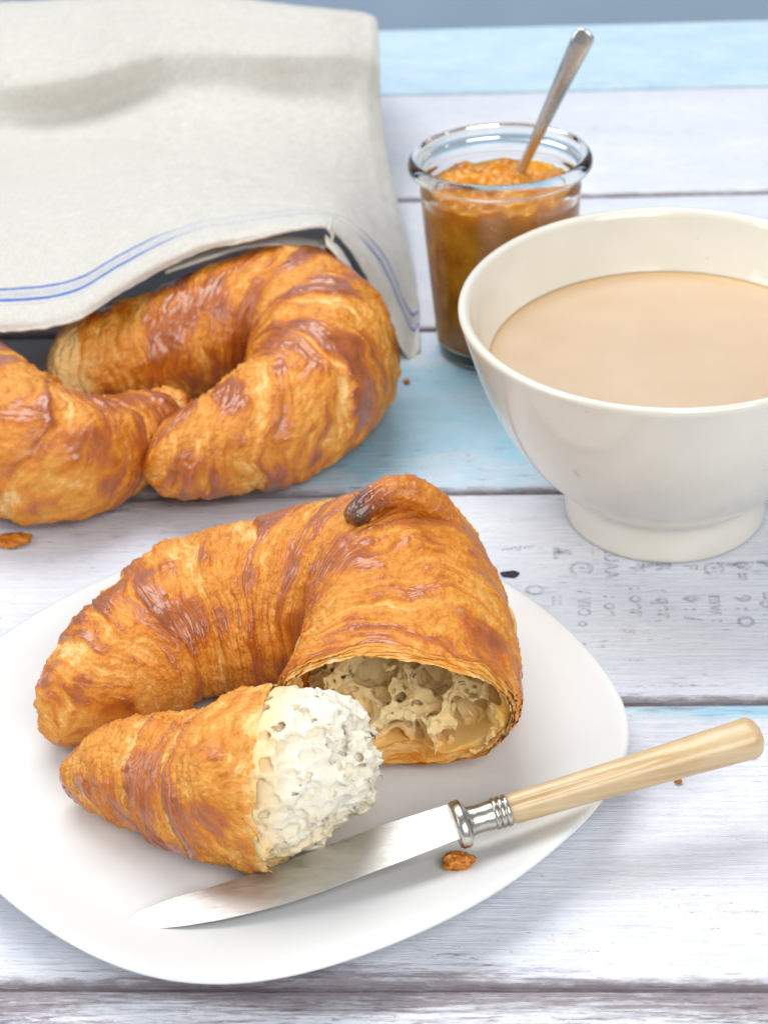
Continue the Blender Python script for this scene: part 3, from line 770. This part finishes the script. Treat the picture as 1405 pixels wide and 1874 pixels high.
_fine = lin.math('MAXIMUM', lin.math('MAXIMUM', _stripe(2.15, 0.05), _stripe(2.3, 0.05)), lin.math('MAXIMUM', _stripe(2.46, 0.04), _stripe(1.5, 0.03)))
_st = lin.math('MULTIPLY', lin.math('MAXIMUM', _st, lin.math('MULTIPLY', _fine, 0.4)), _sp.outputs[2])
_cl = lin.mix(_st, _cl, lin.mix(lin.mrange(_wv, 0.85, 1.15), (0.05, 0.14, 0.48), (0.10, 0.24, 0.66)))
LINEN = lin.set(color=_cl, rough=0.9, normal=lin.bump(_wv, 0.07, 0.8), sheen=0.15, spec=0.2)

# rows from the hem backwards; columns left to right: photo pixel and height in cm
cl_rows = [
    [(-420, 470, 4.6), (-150, 590, 4.6), (0, 607, 4.6), (130, 590, 4.8), (215, 540, 5.0), (300, 492, 5.2), (380, 457, 5.4), (460, 440, 5.6), (540, 419, 5.75), (597, 415, 5.5), (645, 462, 4.2), (690, 545, 2.1), (745, 652, 0.12), (768, 640, 0.12)],
    [(-420, 440, 4.9), (-150, 558, 4.95), (0, 578, 4.95), (130, 560, 5.1), (215, 515, 5.3), (300, 470, 5.5), (380, 438, 5.65), (460, 423, 5.75), (540, 405, 5.75), (605, 404, 5.35), (655, 443, 4.15), (702, 515, 2.3), (750, 605, 0.3), (766, 592, 0.15)],
    [(-420, 380, 5.1), (-150, 480, 5.2), (0, 505, 5.2), (130, 490, 5.3), (215, 455, 5.4), (300, 425, 5.5), (380, 402, 5.5), (460, 388, 5.4), (540, 378, 5.15), (608, 380, 4.6), (660, 408, 3.6), (702, 448, 2.4), (735, 488, 1.2), (757, 508, 0.3)],
    [(-420, 270, 5.0), (-150, 350, 5.1), (0, 375, 5.1), (130, 370, 5.1), (215, 350, 5.1), (300, 335, 5.0), (380, 324, 4.8), (460, 318, 4.4), (540, 316, 3.9), (605, 324, 3.3), (650, 340, 2.7), (688, 362, 2.0), (716, 384, 1.4), (734, 402, 0.9)],
    [(-420, 170, 4.4), (-150, 245, 4.5), (0, 270, 4.5), (130, 266, 4.4), (215, 256, 4.4), (300, 245, 4.3), (380, 236, 4.2), (460, 230, 4.1), (540, 230, 3.8), (600, 236, 3.5), (640, 246, 3.2), (672, 260, 2.8), (695, 275, 2.3), (708, 290, 1.9)],
    [(-420, 128, 4.8), (-150, 190, 5.0), (0, 214, 4.9), (130, 205, 4.7), (215, 186, 4.7), (300, 165, 4.8), (380, 158, 4.8), (460, 158, 4.7), (540, 158, 4.5), (600, 160, 4.4), (640, 164, 4.2), (670, 170, 4.0), (687, 178, 3.7), (697, 188, 3.4)],
    [(-420, 60, 6.18), (-150, 122, 6.43), (0, 148, 6.37), (130, 140, 6.31), (215, 118, 6.31), (300, 92, 6.31), (380, 88, 6.24), (460, 94, 6.12), (540, 98, 5.94), (600, 98, 5.82), (640, 99, 5.63), (674, 102, 5.39), (688, 107, 5.21), (694, 116, 5.02)],
    [(-420, -20, 6.86), (-150, 50, 7.10), (0, 72, 7.10), (130, 62, 7.04), (215, 44, 6.92), (300, 26, 6.80), (380, 30, 6.68), (460, 40, 6.49), (540, 48, 6.31), (600, 52, 6.12), (640, 54, 5.94), (674, 56, 5.76), (687, 60, 5.63), (692, 68, 5.51)],
    [(-420, -80, 6.80), (-150, -12, 6.98), (0, 4, 6.98), (130, 0, 6.92), (215, -6, 6.80), (300, -12, 6.68), (380, -8, 6.49), (460, 0, 6.31), (540, 10, 6.12), (600, 16, 6.00), (640, 20, 5.88), (672, 26, 5.76), (684, 32, 5.70), (690, 42, 5.57)],
    [(-420, -60, 4.6), (-150, 10, 4.4), (0, 24, 4.2), (130, 20, 4.0), (215, 22, 3.6), (300, 30, 3.2), (380, 36, 3.0), (460, 40, 3.0), (540, 44, 3.0), (600, 46, 3.0), (640, 48, 3.2), (668, 50, 3.6), (680, 50, 4.0), (687, 54, 4.3)],
]
CG = np.array([[at(*c) for c in r] for r in cl_rows])
def resample(G, nu, nv):
    nr, nc = G.shape[:2]
    A = np.stack([spline_param(G[:, j], nu) for j in range(nc)], 1)
    return np.stack([spline_param(A[i], nv) for i in range(nu)], 0)
def spline_param(c, n):
    c = np.vstack([2 * c[0] - c[1], c, 2 * c[-1] - c[-2]]); m_ = len(c) - 3
    t = np.linspace(0, m_ - 1e-6, n); k = t.astype(int); f = (t - k)[:, None]
    p0, p1, p2, p3 = c[k], c[k + 1], c[k + 2], c[k + 3]
    return 0.5 * (2 * p1 + (p2 - p0) * f + (2 * p0 - 5 * p1 + 4 * p2 - p3) * f ** 2 + (3 * p1 - p0 - 3 * p2 + p3) * f ** 3)
def cloth_sheet(G, nu, nv, thick, seed, wob=0.05, hem=True, stripe=None):
    S_ = resample(G, nu, nv)
    for _ in range(12 if hem else 2):
        S_[1:-1, 1:-1] = 0.5 * S_[1:-1, 1:-1] + 0.125 * (S_[2:, 1:-1] + S_[:-2, 1:-1] + S_[1:-1, 2:] + S_[1:-1, :-2])
    gu = np.gradient(S_, axis=0); gv = np.gradient(S_, axis=1); nn = np.cross(gv, gu); nn /= np.linalg.norm(nn, axis=-1)[..., None] + 1e-9
    dv = np.cumsum(np.r_[np.zeros((1, nv)), np.linalg.norm(np.diff(S_, axis=0), axis=-1)], axis=0)
    du = np.cumsum(np.c_[np.zeros(nu), np.linalg.norm(np.diff(S_, axis=1), axis=-1)], axis=1)
    S_ = S_ + nn * (wob * fbm(S_ * 0.45, seed, 3) + 0.025 * pn(S_ * 1.5, seed + 5) + 0.010 * pn(S_ * 4, seed + 6) - wob * 1.1 * np.clip(1 - np.abs(pn(S_ * np.array([0.16, 0.3, 0.2]) + 2, seed + 7)) * 5, 0, 1) ** 2)[..., None]
    if hem:                                              # slightly uneven, frayed edge with a turned hem
        e = np.exp(-dv / 0.15)
        S_ = S_ + (gu / (np.linalg.norm(gu, axis=-1)[..., None] + 1e-9)) * (e * 0.07 * fbm(np.stack([du * 2.5, dv * 0, dv * 0], -1), seed + 8, 3))[..., None]
    tk = thick * (1 + (0.5 * sst(0.75, 0.7, dv) if hem else 0))
    top_ = S_ + nn * tk[..., None] / 2; bot = S_ - nn * tk[..., None] / 2
    V = np.concatenate([top_.reshape(-1, 3), bot.reshape(-1, 3)])
    n = nu * nv; f1_ = grid_faces(nu, nv); f2_ = grid_faces(nu, nv, flip=True) + n
    rim = [np.arange(nv), np.arange(nu) * nv + nv - 1, (nu - 1) * nv + np.arange(nv)[::-1], np.arange(nu)[::-1] * nv]
    sd = [np.stack([r[:-1], r[:-1] + n, r[1:] + n, r[1:]], 1) for r in rim]
    sg = np.ones((nu, nv)) if stripe is None else stripe(du, dv, S_)
    uv = np.stack([du, dv * np.linspace(1.30, 0.95, nv)[None], sg], -1).reshape(-1, 3)
    return V, np.vstack([f1_, f2_] + sd), dict(cloth=np.concatenate([uv, uv]))
def stripe_mask(du, dv, S_):
    v = np.linspace(0, 1, S_.shape[1])[None] * 13         # column number
    return (1 - 0.80 * sst(4.2, 6.0, v) * sst(10.6, 9.6, v)) + 0 * dv
V, fc, A = cloth_sheet(CG, 300, 380, 0.07, 610, stripe=stripe_mask)
cloth = thing('tea_towel', at(350, 330, 0), 'crumpled cream linen cloth with thin blue stripes draped over the croissants', 'cloth')
obj('top_layer', V, fc, LINEN, cloth, attrs=A)
# lower layer of the folded cloth, curling round at the top right and hanging inside the opening
edge = [(300, 500, 4.9), (380, 474, 5.0), (440, 456, 5.1), (500, 450, 5.15), (545, 458, 5.0), (576, 461, 4.95), (598, 452, 5.05), (607, 434, 5.25), (600, 419, 5.5)]
E0 = np.array([at(*e) for e in edge]); E0[:-2] += [0, 0.5, -0.2]; E0[-2] += [0, 0.25, -0.1]
G2 = np.stack([E0, E0 + [0.1, 1.0, -0.1], E0 + [0.1, 2.0, -0.5], E0 + [0.0, 4.0, -1.8]])
V, fc, A = cloth_sheet(G2, 50, 160, 0.08, 640, 0.01, True, lambda a, b, c: 0 * b)
obj('folded_layer', V, fc, LINEN, cloth, attrs=A)
edge = [(598, 448, 5.1), (620, 470, 4.7), (645, 508, 3.85), (674, 562, 2.55), (702, 604, 1.45), (727, 648, 0.25)]
E0 = np.array([at(*e) for e in edge])
E1 = np.array([at(*e) for e in [(604, 424, 5.35), (646, 463, 4.1), (690, 546, 2.0), (712, 590, 1.2), (735, 632, 0.4), (748, 650, 0.1)]])
G3 = np.stack([E0, E0 * 0.7 + E1 * 0.3 + [-0.1, 0.7, -0.1], E0 * [1, 1, 0.75] + [0.0, 1.5, 0.02], E0 * [1, 1, 0.4] + [0.0, 3.0, 0.05]])
V, fc, A = cloth_sheet(G3, 50, 120, 0.08, 650, 0.02, True, lambda a, b, c: 0 * b)
obj('folded_layer', V, fc, LINEN, cloth, attrs=A)

# ------------------------------------------------------------------ bowl of milky coffee
BC = at(1216, 928, 0); BC[2] = 0
RIM = 7.62; SYB = 1.05
outer = [(0.0, 0.30), (2.6, 0.30), (2.85, 0.02), (3.18, 0.02), (3.27, 0.12), (3.28, 0.5), (3.25, 1.0), (3.26, 1.25), (3.42, 1.45), (3.85, 1.85), (4.45, 2.5), (5.05, 3.35), (5.55, 4.3), (5.95, 5.3), (6.25, 6.3), (6.47, 7.1), (6.58, RIM - 0.12), (6.57, RIM - 0.02), (6.46, RIM + 0.03), (6.34, RIM)]
inner = [(6.24, RIM - 0.14), (6.05, 6.8), (5.75, 5.9), (5.4, 5.1), (4.9, 4.2), (4.3, 3.3), (3.5, 2.4), (2.4, 1.6), (1.2, 1.25), (0.0, 1.2)]
pr = smooth_profile(outer + inner, 190); pr[0] = (0, pr[0][1]); pr[-1] = (0, pr[-1][1])
V, fc = lathe(pr, 200, SYB, BC)
V[:, 2] += 0.03 * pn(np.stack([V[:, 0] * 0.12, V[:, 1] * 0.12, V[:, 2] * 0.1], 1), 700) * np.clip(V[:, 2] / RIM, 0, 1)
bm_ = NT('cream_stoneware'); _P = bm_.coord()
_nz = bm_.noise(_P, 0.5, 3)
_c = bm_.mix(bm_.mrange(_nz, 0.3, 0.7), (0.72, 0.69, 0.605), (0.765, 0.735, 0.65))
_pit = bm_.mrange(bm_.voronoi(bm_.coord((0.9, 0.9, 1.8)), 1.2), 0.10, 0.02, 0, 0.45)
_band = bm_.noise(_P, 0.35, 2)
_c = bm_.mix(bm_.math('MULTIPLY', _pit, bm_.mrange(_band, 0.5, 0.6)), _c, (0.36, 0.38, 0.30))
bm_.set(color=_c, rough=0.14, coat=0.3, coat_rough=0.05, normal=bm_.bump(bm_.noise(_P, 0.9, 2), 0.03, 0.35), spec=0.5)
bowl = obj('bowl', V, fc, bm_.m, origin=BC)
tag(bowl, 'cream footed bowl filled with milky coffee, standing right of the croissants', 'bowl')
# coffee: a body with a small meniscus, its skin inside the wall of the bowl
ZL = 5.62; RL = float(np.interp(ZL, [4.2, 5.1, 5.9, 6.8], [4.9, 5.4, 5.75, 6.05]))
cp = [(0.0, ZL - 0.02), (1.5, ZL - 0.02), (3.0, ZL - 0.015), (RL - 0.35, ZL - 0.01), (RL - 0.1, ZL + 0.02), (RL + 0.03, ZL + 0.08), (RL - 0.05, ZL - 0.2), (5.0, 4.3), (4.36, 3.3), (3.5, 2.3), (0, 1.4)]
V, fc = lathe(cp, 160, SYB, BC)
cf = NT('milky_coffee'); _P = cf.coord()
_n = cf.noise(_P, 0.45, 3)
_c = cf.mix(cf.mrange(_n, 0.3, 0.7), (0.60, 0.44, 0.30), (0.64, 0.48, 0.335))
_sp2 = cf.add('ShaderNodeSeparateXYZ'); cf.link(_P, _sp2.inputs[0])
_rr = cf.math('SQRT', cf.math('ADD', cf.math('MULTIPLY', _sp2.outputs[0], _sp2.outputs[0]), cf.math('MULTIPLY', _sp2.outputs[1], _sp2.outputs[1])))
_c = cf.mix(cf.mrange(_rr, RL - 0.3, RL + 0.05, 0, 0.7), _c, (0.66, 0.43, 0.22))
cf.set(color=_c, rough=0.22, spec=0.4, sss=0.15, sss_r=(1, .7, .4), sss_s=0.3 * CM, normal=cf.bump(cf.noise(_P, 0.8, 2), 0.02, 0.25))
tag(obj('coffee', V, fc, cf.m, origin=BC + [0, 0, 1.4]), 'pale milky coffee filling the cream bowl', 'coffee')

# ------------------------------------------------------------------ jam jar, jam and spoon
JC = at(922, 632, 0); JC[2] = 0
SYJ = 0.90; JH = 7.75
jo = [(0.0, 0.0), (1.9, 0.0), (2.2, 0.03), (2.42, 0.18), (2.48, 0.45), (2.52, 1.0), (2.66, 3.0), (2.80, 5.0), (2.86, 6.0), (2.87, 6.35), (2.90, 6.52), (2.84, 6.68), (2.84, 6.95), (2.98, 7.12), (3.20, 7.20), (3.29, 7.32), (3.29, 7.48), (3.20, 7.66), (3.08, JH), (2.96, 7.70), (2.90, 7.55)]
ji = [(2.80, 7.2), (2.70, 6.7), (2.64, 6.0), (2.58, 5.0), (2.45, 3.0), (2.32, 1.1), (2.25, 0.65), (2.0, 0.42), (0.0, 0.38)]
pj_ = smooth_profile(jo + ji, 170); pj_[0] = (0, pj_[0][1]); pj_[-1] = (0, pj_[-1][1])
V, fc = lathe(pj_, 160, SYJ, JC)
gl = NT('jar_glass'); gl.set(color=(0.97, 0.99, 0.975), rough=0.02, trans=1.0, ior=1.42)
jar = obj('jam_jar', V, fc, gl.m, origin=JC)
tag(jar, 'small open glass preserving jar of orange jam behind the bowl', 'jar')
# jam, its skin a hair inside the glass
nr, na = 46, 150; aa = np.linspace(0, 2 * math.pi, na, endpoint=False)
body = [(0.0, 0.40), (1.9, 0.40), (2.27, 0.64), (2.34, 1.1), (2.47, 3.0), (2.60, 5.0), (2.655, 6.35)]
bodyp = smooth_profile(body, 60)
rows = []
for r_, z_ in bodyp: rows.append(np.stack([r_ * np.cos(aa), r_ * np.sin(aa), np.full(na, z_)], 1))
for f in np.linspace(1, 0, nr)[0:]:
    r_ = 2.655 * f
    q = np.stack([r_ * np.cos(aa), r_ * np.sin(aa), np.zeros(na)], 1)
    q[:, 2] = 6.45 + 0.42 * fbm(q * 0.9, 720, 3) + 0.22 * pn(q * 2.0, 723) + 0.08 * pn(q * 5.0, 724) + 0.25 * np.exp(-((q[:, 0] + 1.1) ** 2 + (q[:, 1] - 1.4) ** 2) / 0.5)
    if f == 1: q[:, 2] = q[:, 2] * 0.5 + 3.25
    rows.append(q)
V = np.concatenate(rows); V[:, 1] *= SYJ; V = V + JC
jm = NT('orange_jam'); _P = jm.coord()
_n = jm.noise(_P, 1.1, 5, 0.6)
_sd = jm.voronoi(_P, 2.4); _sd = jm.mrange(_sd, 0.17, 0.08, 0, 1)
_c = jm.mix(jm.mrange(_n, 0.32, 0.68), (0.48, 0.15, 0.006), (0.78, 0.35, 0.02))
_c = jm.mix(jm.math('MULTIPLY', _sd, 0.7), _c, (0.80, 0.48, 0.06))
jm.set(color=_c, rough=0.18, sss=0.55, sss_r=(1.0, 0.42, 0.06), sss_s=1.1 * CM, spec=0.4, normal=jm.bump(jm.noise(_P, 3, 4), 0.08, 0.5))
tag(obj('jam', V, grid_faces(len(rows), na, True), jm.m, origin=JC + [0, 0, 0.4]), 'orange marmalade with pale seeds filling the glass jar', 'jam')

steel = NT('brushed_steel'); _P = steel.coord()
steel.set(color=(0.62, 0.61, 0.60), metal=1.0, rough=steel.mrange(steel.noise(steel.coord((1, 1, 0.3)), 3, 4), 0.3, 0.7, 0.18, 0.34))
# spoon: bowl sunk in the jam, flat handle leaning out to the upper right
p0 = at(950, 318, 6.45); p1 = at(1074, 54, 12.0)
ax = (p1 - p0); Ls = np.linalg.norm(ax); ax /= Ls
sw = np.cross(ax, FW); sw /= np.linalg.norm(sw); sw /= np.linalg.norm(sw)
sn_ = np.cross(ax, sw)
def ribbon(stations, name, mat, parent, m=24, cap=True):
    """stations: (distance along, half width, half thickness, sag) -> closed rounded bar"""
    rows = []
    a = np.linspace(0, 2 * math.pi, m, endpoint=False)
    for d, hw, ht, sg in stations:
        ca = np.sign(np.cos(a)) * np.abs(np.cos(a)) ** 0.85; sa = np.sign(np.sin(a)) * np.abs(np.sin(a)) ** 0.95
        rows.append(p0 + ax * d + np.outer(ca * hw, sw) + np.outer(sa * ht + sg, sn_))
    V = np.concatenate(rows); n = len(stations)
    fc = [tuple(f) for f in grid_faces(n, m, True)] + [tuple(range(m))[::-1], tuple((n - 1) * m + j for j in range(m))]
    return obj(name, V, fc, mat, parent)
spoon = thing('spoon', p0, 'steel spoon standing in the jam jar, handle leaning to the right', 'spoon')
st = [(-0.5, 0.17, 0.13, 0)]
for d in np.linspace(0, Ls - 0.35, 24): st.append((d, 0.16 + 0.25 * (d / Ls) ** 1.15, 0.13 - 0.02 * d / Ls, 0.12 * math.sin(d / Ls * 3.1)))
for q in (0.25, 0.5, 0.75, 0.92, 1.0): st.append((Ls - 0.35 + 0.35 * q, 0.405 * math.sqrt(max(1 - q * q, 0.004)), 0.11 * math.sqrt(max(1 - q * q * 0.8, 0.004)), 0))
ribbon(st, 'handle', steel.m, spoon)
st = [(-0.5 - d, 0.17 + 0.75 * math.sin(min(1, d / 3.2) * math.pi) ** 0.8 * (1 if d < 3.2 else 0), 0.07, 0.25 * math.sin(d / 3.2 * math.pi)) for d in np.linspace(0, 3.15, 18)]
ribbon(st, 'spoon_bowl', steel.m, spoon)

# ------------------------------------------------------------------ table knife
kt = at(240, 1688, PZ + 0.15); kh = at(1396, 1344, 2.75)
kax = kh - kt; KL = np.linalg.norm(kax); kax /= KL
kw = np.cross([0, 0, 1.0], kax); kw /= np.linalg.norm(kw)             # across the blade, away from the viewer
kn_ = np.cross(kax, kw); _t = math.radians(7); kw, kn_ = kw * math.cos(_t) + kn_ * math.sin(_t), kn_ * math.cos(_t) - kw * math.sin(_t)
def kpt(d, a, b): return kt + kax * d + kw * a + kn_ * b
def kd(px, py):                                                        # distance along the knife of a photo pixel
    lo, hi = 0.0, KL
    best = min(np.linspace(0, KL, 2000), key=lambda d: abs(_px(kt + kax * d)[0] - px)); return best
def _px(P):
    v = P - CAMP; q = v @ FW; return CX + F * (v @ RT) / q, CY - F * (v @ UP) / q
d_bol = kd(848, 1500); d_fer0 = kd(870, 1495); d_fer1 = kd(930, 1480)
knife = thing('table_knife', kt + kax * KL * 0.4, 'old table knife with yellowed bone handle lying across the plate rim', 'knife')
ks = NT('knife_steel'); _P = ks.coord()
ks.set(color=ks.mix(ks.mrange(ks.noise(_P, 1.4, 6, 0.65), 0.5, 0.75, 0, 0.25), (0.70, 0.69, 0.67), (0.50, 0.45, 0.41)), metal=1.0,
       rough=ks.mrange(ks.noise(ks.coord((1, 6, 1)), 2, 4), 0.3, 0.7, 0.42, 0.56), normal=ks.bump(ks.noise(ks.coord((1.5, 5, 1)), 2.0, 6, 0.7), 0.02, 0.35))
def on_blade(px, py):                                   # (along, across) of a photo pixel on the flat of the knife
    ray = FW + RT * (px - CX) / F - UP * (py - CY) / F
    q = CAMP + ray * (((kt - CAMP) @ kn_) / (ray @ kn_)) - kt
    return q @ kax, q @ kw
eu = np.array([on_blade(*q) for q in [(237, 1692), (240, 1682), (252, 1673), (278, 1662), (320, 1646), (385, 1627), (449, 1606), (520, 1581), (589, 1554), (693, 1515), (815, 1476), (850, 1466)]])
el = np.array([on_blade(*q) for q in [(237, 1692), (243, 1697), (255, 1701), (275, 1702), (340, 1695), (405, 1684), (469, 1669), (530, 1652), (589, 1632), (668, 1602), (738, 1576), (838, 1537), (860, 1531)]])
rows = []; nb = 110
for d in np.r_[np.linspace(eu[0, 0] + 0.005, eu[0, 0] + 0.5, 30), np.linspace(eu[0, 0] + 0.53, d_bol, nb - 30)]:
    up_ = np.interp(d, eu[:, 0], eu[:, 1]); lo_ = np.interp(d, el[:, 0], el[:, 1]); mi = 0.5 * (up_ + lo_); hw = 0.5 * (up_ - lo_)
    sec = []
    for a, b in ((1, 0.045), (0.985, 0.062), (0.5, 0.07), (0, 0.065), (-0.6, 0.045), (-1, 0.010), (-1, -0.010), (-0.6, -0.045), (0, -0.065), (0.5, -0.07), (0.985, -0.062), (1, -0.045)):
        sec.append(kpt(d, mi + a * hw, b))
    rows.append(sec)
V = np.array(rows).reshape(-1, 3); m_ = 12
fc = [tuple(f) for f in grid_faces(nb, m_, True)] + [tuple(range(m_))[::-1], tuple((nb - 1) * m_ + j for j in range(m_))]
blade = obj('blade', V, fc, ks.m, knife)
md = blade.modifiers.new('bevel', 'EDGE_SPLIT'); md.split_angle = math.radians(35)
silver = NT('tarnished_silver'); _P = silver.coord()
silver.set(color=silver.mix(silver.mrange(silver.noise(_P, 3, 5), 0.4, 0.7, 0, 0.7), (0.66, 0.63, 0.58), (0.36, 0.31, 0.26)), metal=1.0, rough=0.26, normal=silver.bump(silver.noise(_P, 5, 4), 0.03, 0.4))
def kturn(stations, name, mat, m=48, sq=1.0, groove=0.0, off=(0, 0)):
    a = np.linspace(0, 2 * math.pi, m, endpoint=False); rows = []
    for st_ in stations:
        d, ra, rb = st_[:3]; gr = st_[3] if len(st_) > 3 else 0.0
        ca = np.sign(np.cos(a)) * np.abs(np.cos(a)) ** sq; sa = np.sign(np.sin(a)) * np.abs(np.sin(a)) ** sq
        g = 1 - gr * np.exp(-np.abs((a - 1.88) / 0.17) ** 1.5)
        rows.append(np.array([kpt(d, off[0] + ca[k] * ra * g[k], off[1] + sa[k] * rb * g[k]) for k in range(m)]))
    V = np.concatenate(rows); n = len(stations)
    fc = [tuple(f) for f in grid_faces(n, m, True)] + [tuple(range(m))[::-1], tuple((n - 1) * m + j for j in range(m))]
    o = obj(name, V, fc, mat, knife); md = o.modifiers.new('split', 'EDGE_SPLIT'); md.split_angle = math.radians(50); return o
b0 = kd(832, 1500)
kturn([(b0 - 0.02, 0.562, 0.420), (b0, 0.654, 0.521), (b0 + 0.06, 0.692, 0.563), (b0 + 0.2, 0.707, 0.580), (b0 + 0.27, 0.684, 0.554), (b0 + 0.31, 0.578, 0.470), (b0 + 0.36, 0.517, 0.437)], 'bolster', silver.m)
e1 = d_fer1 + 0.02; r0 = kd(901, 1490); dd = (e1 - r0) / 3
fer = [(b0 + 0.34, 0.468, 0.401), (b0 + 0.44, 0.408, 0.371), (b0 + 0.6, 0.381, 0.356), (r0 - 0.25, 0.381, 0.363), (r0 - 0.06, 0.401, 0.378)]
for k in range(3):
    q = r0 + dd * k
    fer += [(q, 0.385, 0.371), (q + 0.15 * dd, 0.422, 0.416), (q + 0.5 * dd, 0.435, 0.431), (q + 0.85 * dd, 0.422, 0.416), (q + dd * 0.99, 0.385, 0.371)]
kturn(fer, 'ferrule', silver.m)
bone = NT('yellowed_bone'); _uvk = bone.coord()
_al = bone.add('ShaderNodeVectorRotate', rotation_type='Z_AXIS'); bone.link(_uvk, _al.inputs[0]); _al.inputs['Angle'].default_value = -math.atan2(kax[1], kax[0])
_g = bone.noise(bone.coord((0.35, 5, 5), _al.outputs[0]), 1, 5, 0.6); _n = bone.noise(_uvk, 0.7, 3)
_c = bone.mix(bone.mrange(_g, 0.3, 0.7), (0.50, 0.33, 0.155), (0.66, 0.50, 0.29))
_c = bone.mix(bone.mrange(_n, 0.45, 0.7, 0, 0.5), _c, (0.68, 0.55, 0.36))
_c = bone.mix(bone.mrange(_g, 0.62, 0.8, 0, 0.4), _c, (0.50, 0.30, 0.10))
bone.set(color=_c, rough=0.34, coat=0.2, coat_rough=0.2, spec=0.5, normal=bone.bump(_g, 0.02, 0.4))
HL = KL - e1
hs = [(e1 - 0.05, 0.35, 0.32, 0.30)]
for f in np.linspace(0, 0.93, 26):
    hs.append((e1 + 0.12 + f * (HL - 0.2), 0.40 + 0.03 * f + 0.15 * f ** 1.6, 0.38 + 0.13 * f, 0.30 * max(0, 1 - f / 0.62) ** 0.7))
for q in (0.3, 0.55, 0.75, 0.9, 0.98):
    k_ = (1 - q ** 3) ** 0.5
    hs.append((e1 + 0.12 + (0.93 + 0.075 * q) * (HL - 0.2), 0.58 * k_ + 0.01, 0.51 * k_ + 0.01, 0))
kturn(hs, 'handle', bone.m, 128, 0.85)

# ------------------------------------------------------------------ crumbs
def crumb(px, py, z, size, seed, label, mat, group='loose crumbs', flat=0.75):
    p = at(px, py, z); n = 26; m2 = 34
    u = np.linspace(0, math.pi, n); v = np.linspace(0, 2 * math.pi, m2, endpoint=False)
    D_ = np.stack([np.sin(u)[:, None] * np.cos(v), np.sin(u)[:, None] * np.sin(v), np.cos(u)[:, None] + 0 * v], -1)
    r = size * (1 + 0.55 * fbm(D_ * 1.6, seed, 3) + 0.25 * sst(0, .1, pn(D_ * 3.5, seed + 4)))
    V = D_ * r[..., None] * np.array([1.25, 0.9, flat]); V[..., 2] -= V[..., 2].min()
    bk = 0.36 + 0.35 * pn(D_ * 2, seed + 7)
    o = obj('crumb', (V + p).reshape(-1, 3), grid_faces(n, m2, True, True), mat, None, origin=p, attrs=dict(bake=bk.ravel(), pale=0 * bk.ravel(), wrap=(D_ * 2).reshape(-1, 3)))
    return tag(o, label, 'crumb', group)
crumb(840, 1592, PZ + 0.06, 0.28, 801, 'biggest brown croissant crumb on the plate below the knife ferrule', CRUST)
crumb(658, 1676, PZ + 0.03, 0.06, 803, 'tiny golden crumb on the plate under the knife blade', CRUST)
crumb(652, 1686, PZ + 0.03, 0.04, 805, 'smallest crumb speck, just left of the tiny golden crumb below the blade', CRUST)
crumb(780, 1659, PZ + 0.07, 0.05, 807, 'small pale crumb on the plate between the blade and the front rim', CRUST)
crumb(800, 1651, PZ + 0.07, 0.045, 809, 'small crumb right of the pale one near the front plate rim', CRUST)
crumb(1241, 1434, 0.0, 0.075, 811, 'orange crumb on the white boards below the knife handle', CRUST)
crumb(744, 702, 0.0, 0.09, 813, 'brown crumb on the blue board beside the curled croissant', CRUST)
crumb(25, 994, 0.0, 0.42, 815, 'flat flake of crust on the boards under the left croissant', CRUST, flat=0.22)
crumb(968, 1172, PZ + 0.20, 0.045, 817, 'tiny brown speck of crumb on the plate right of the torn croissant', CRUST)
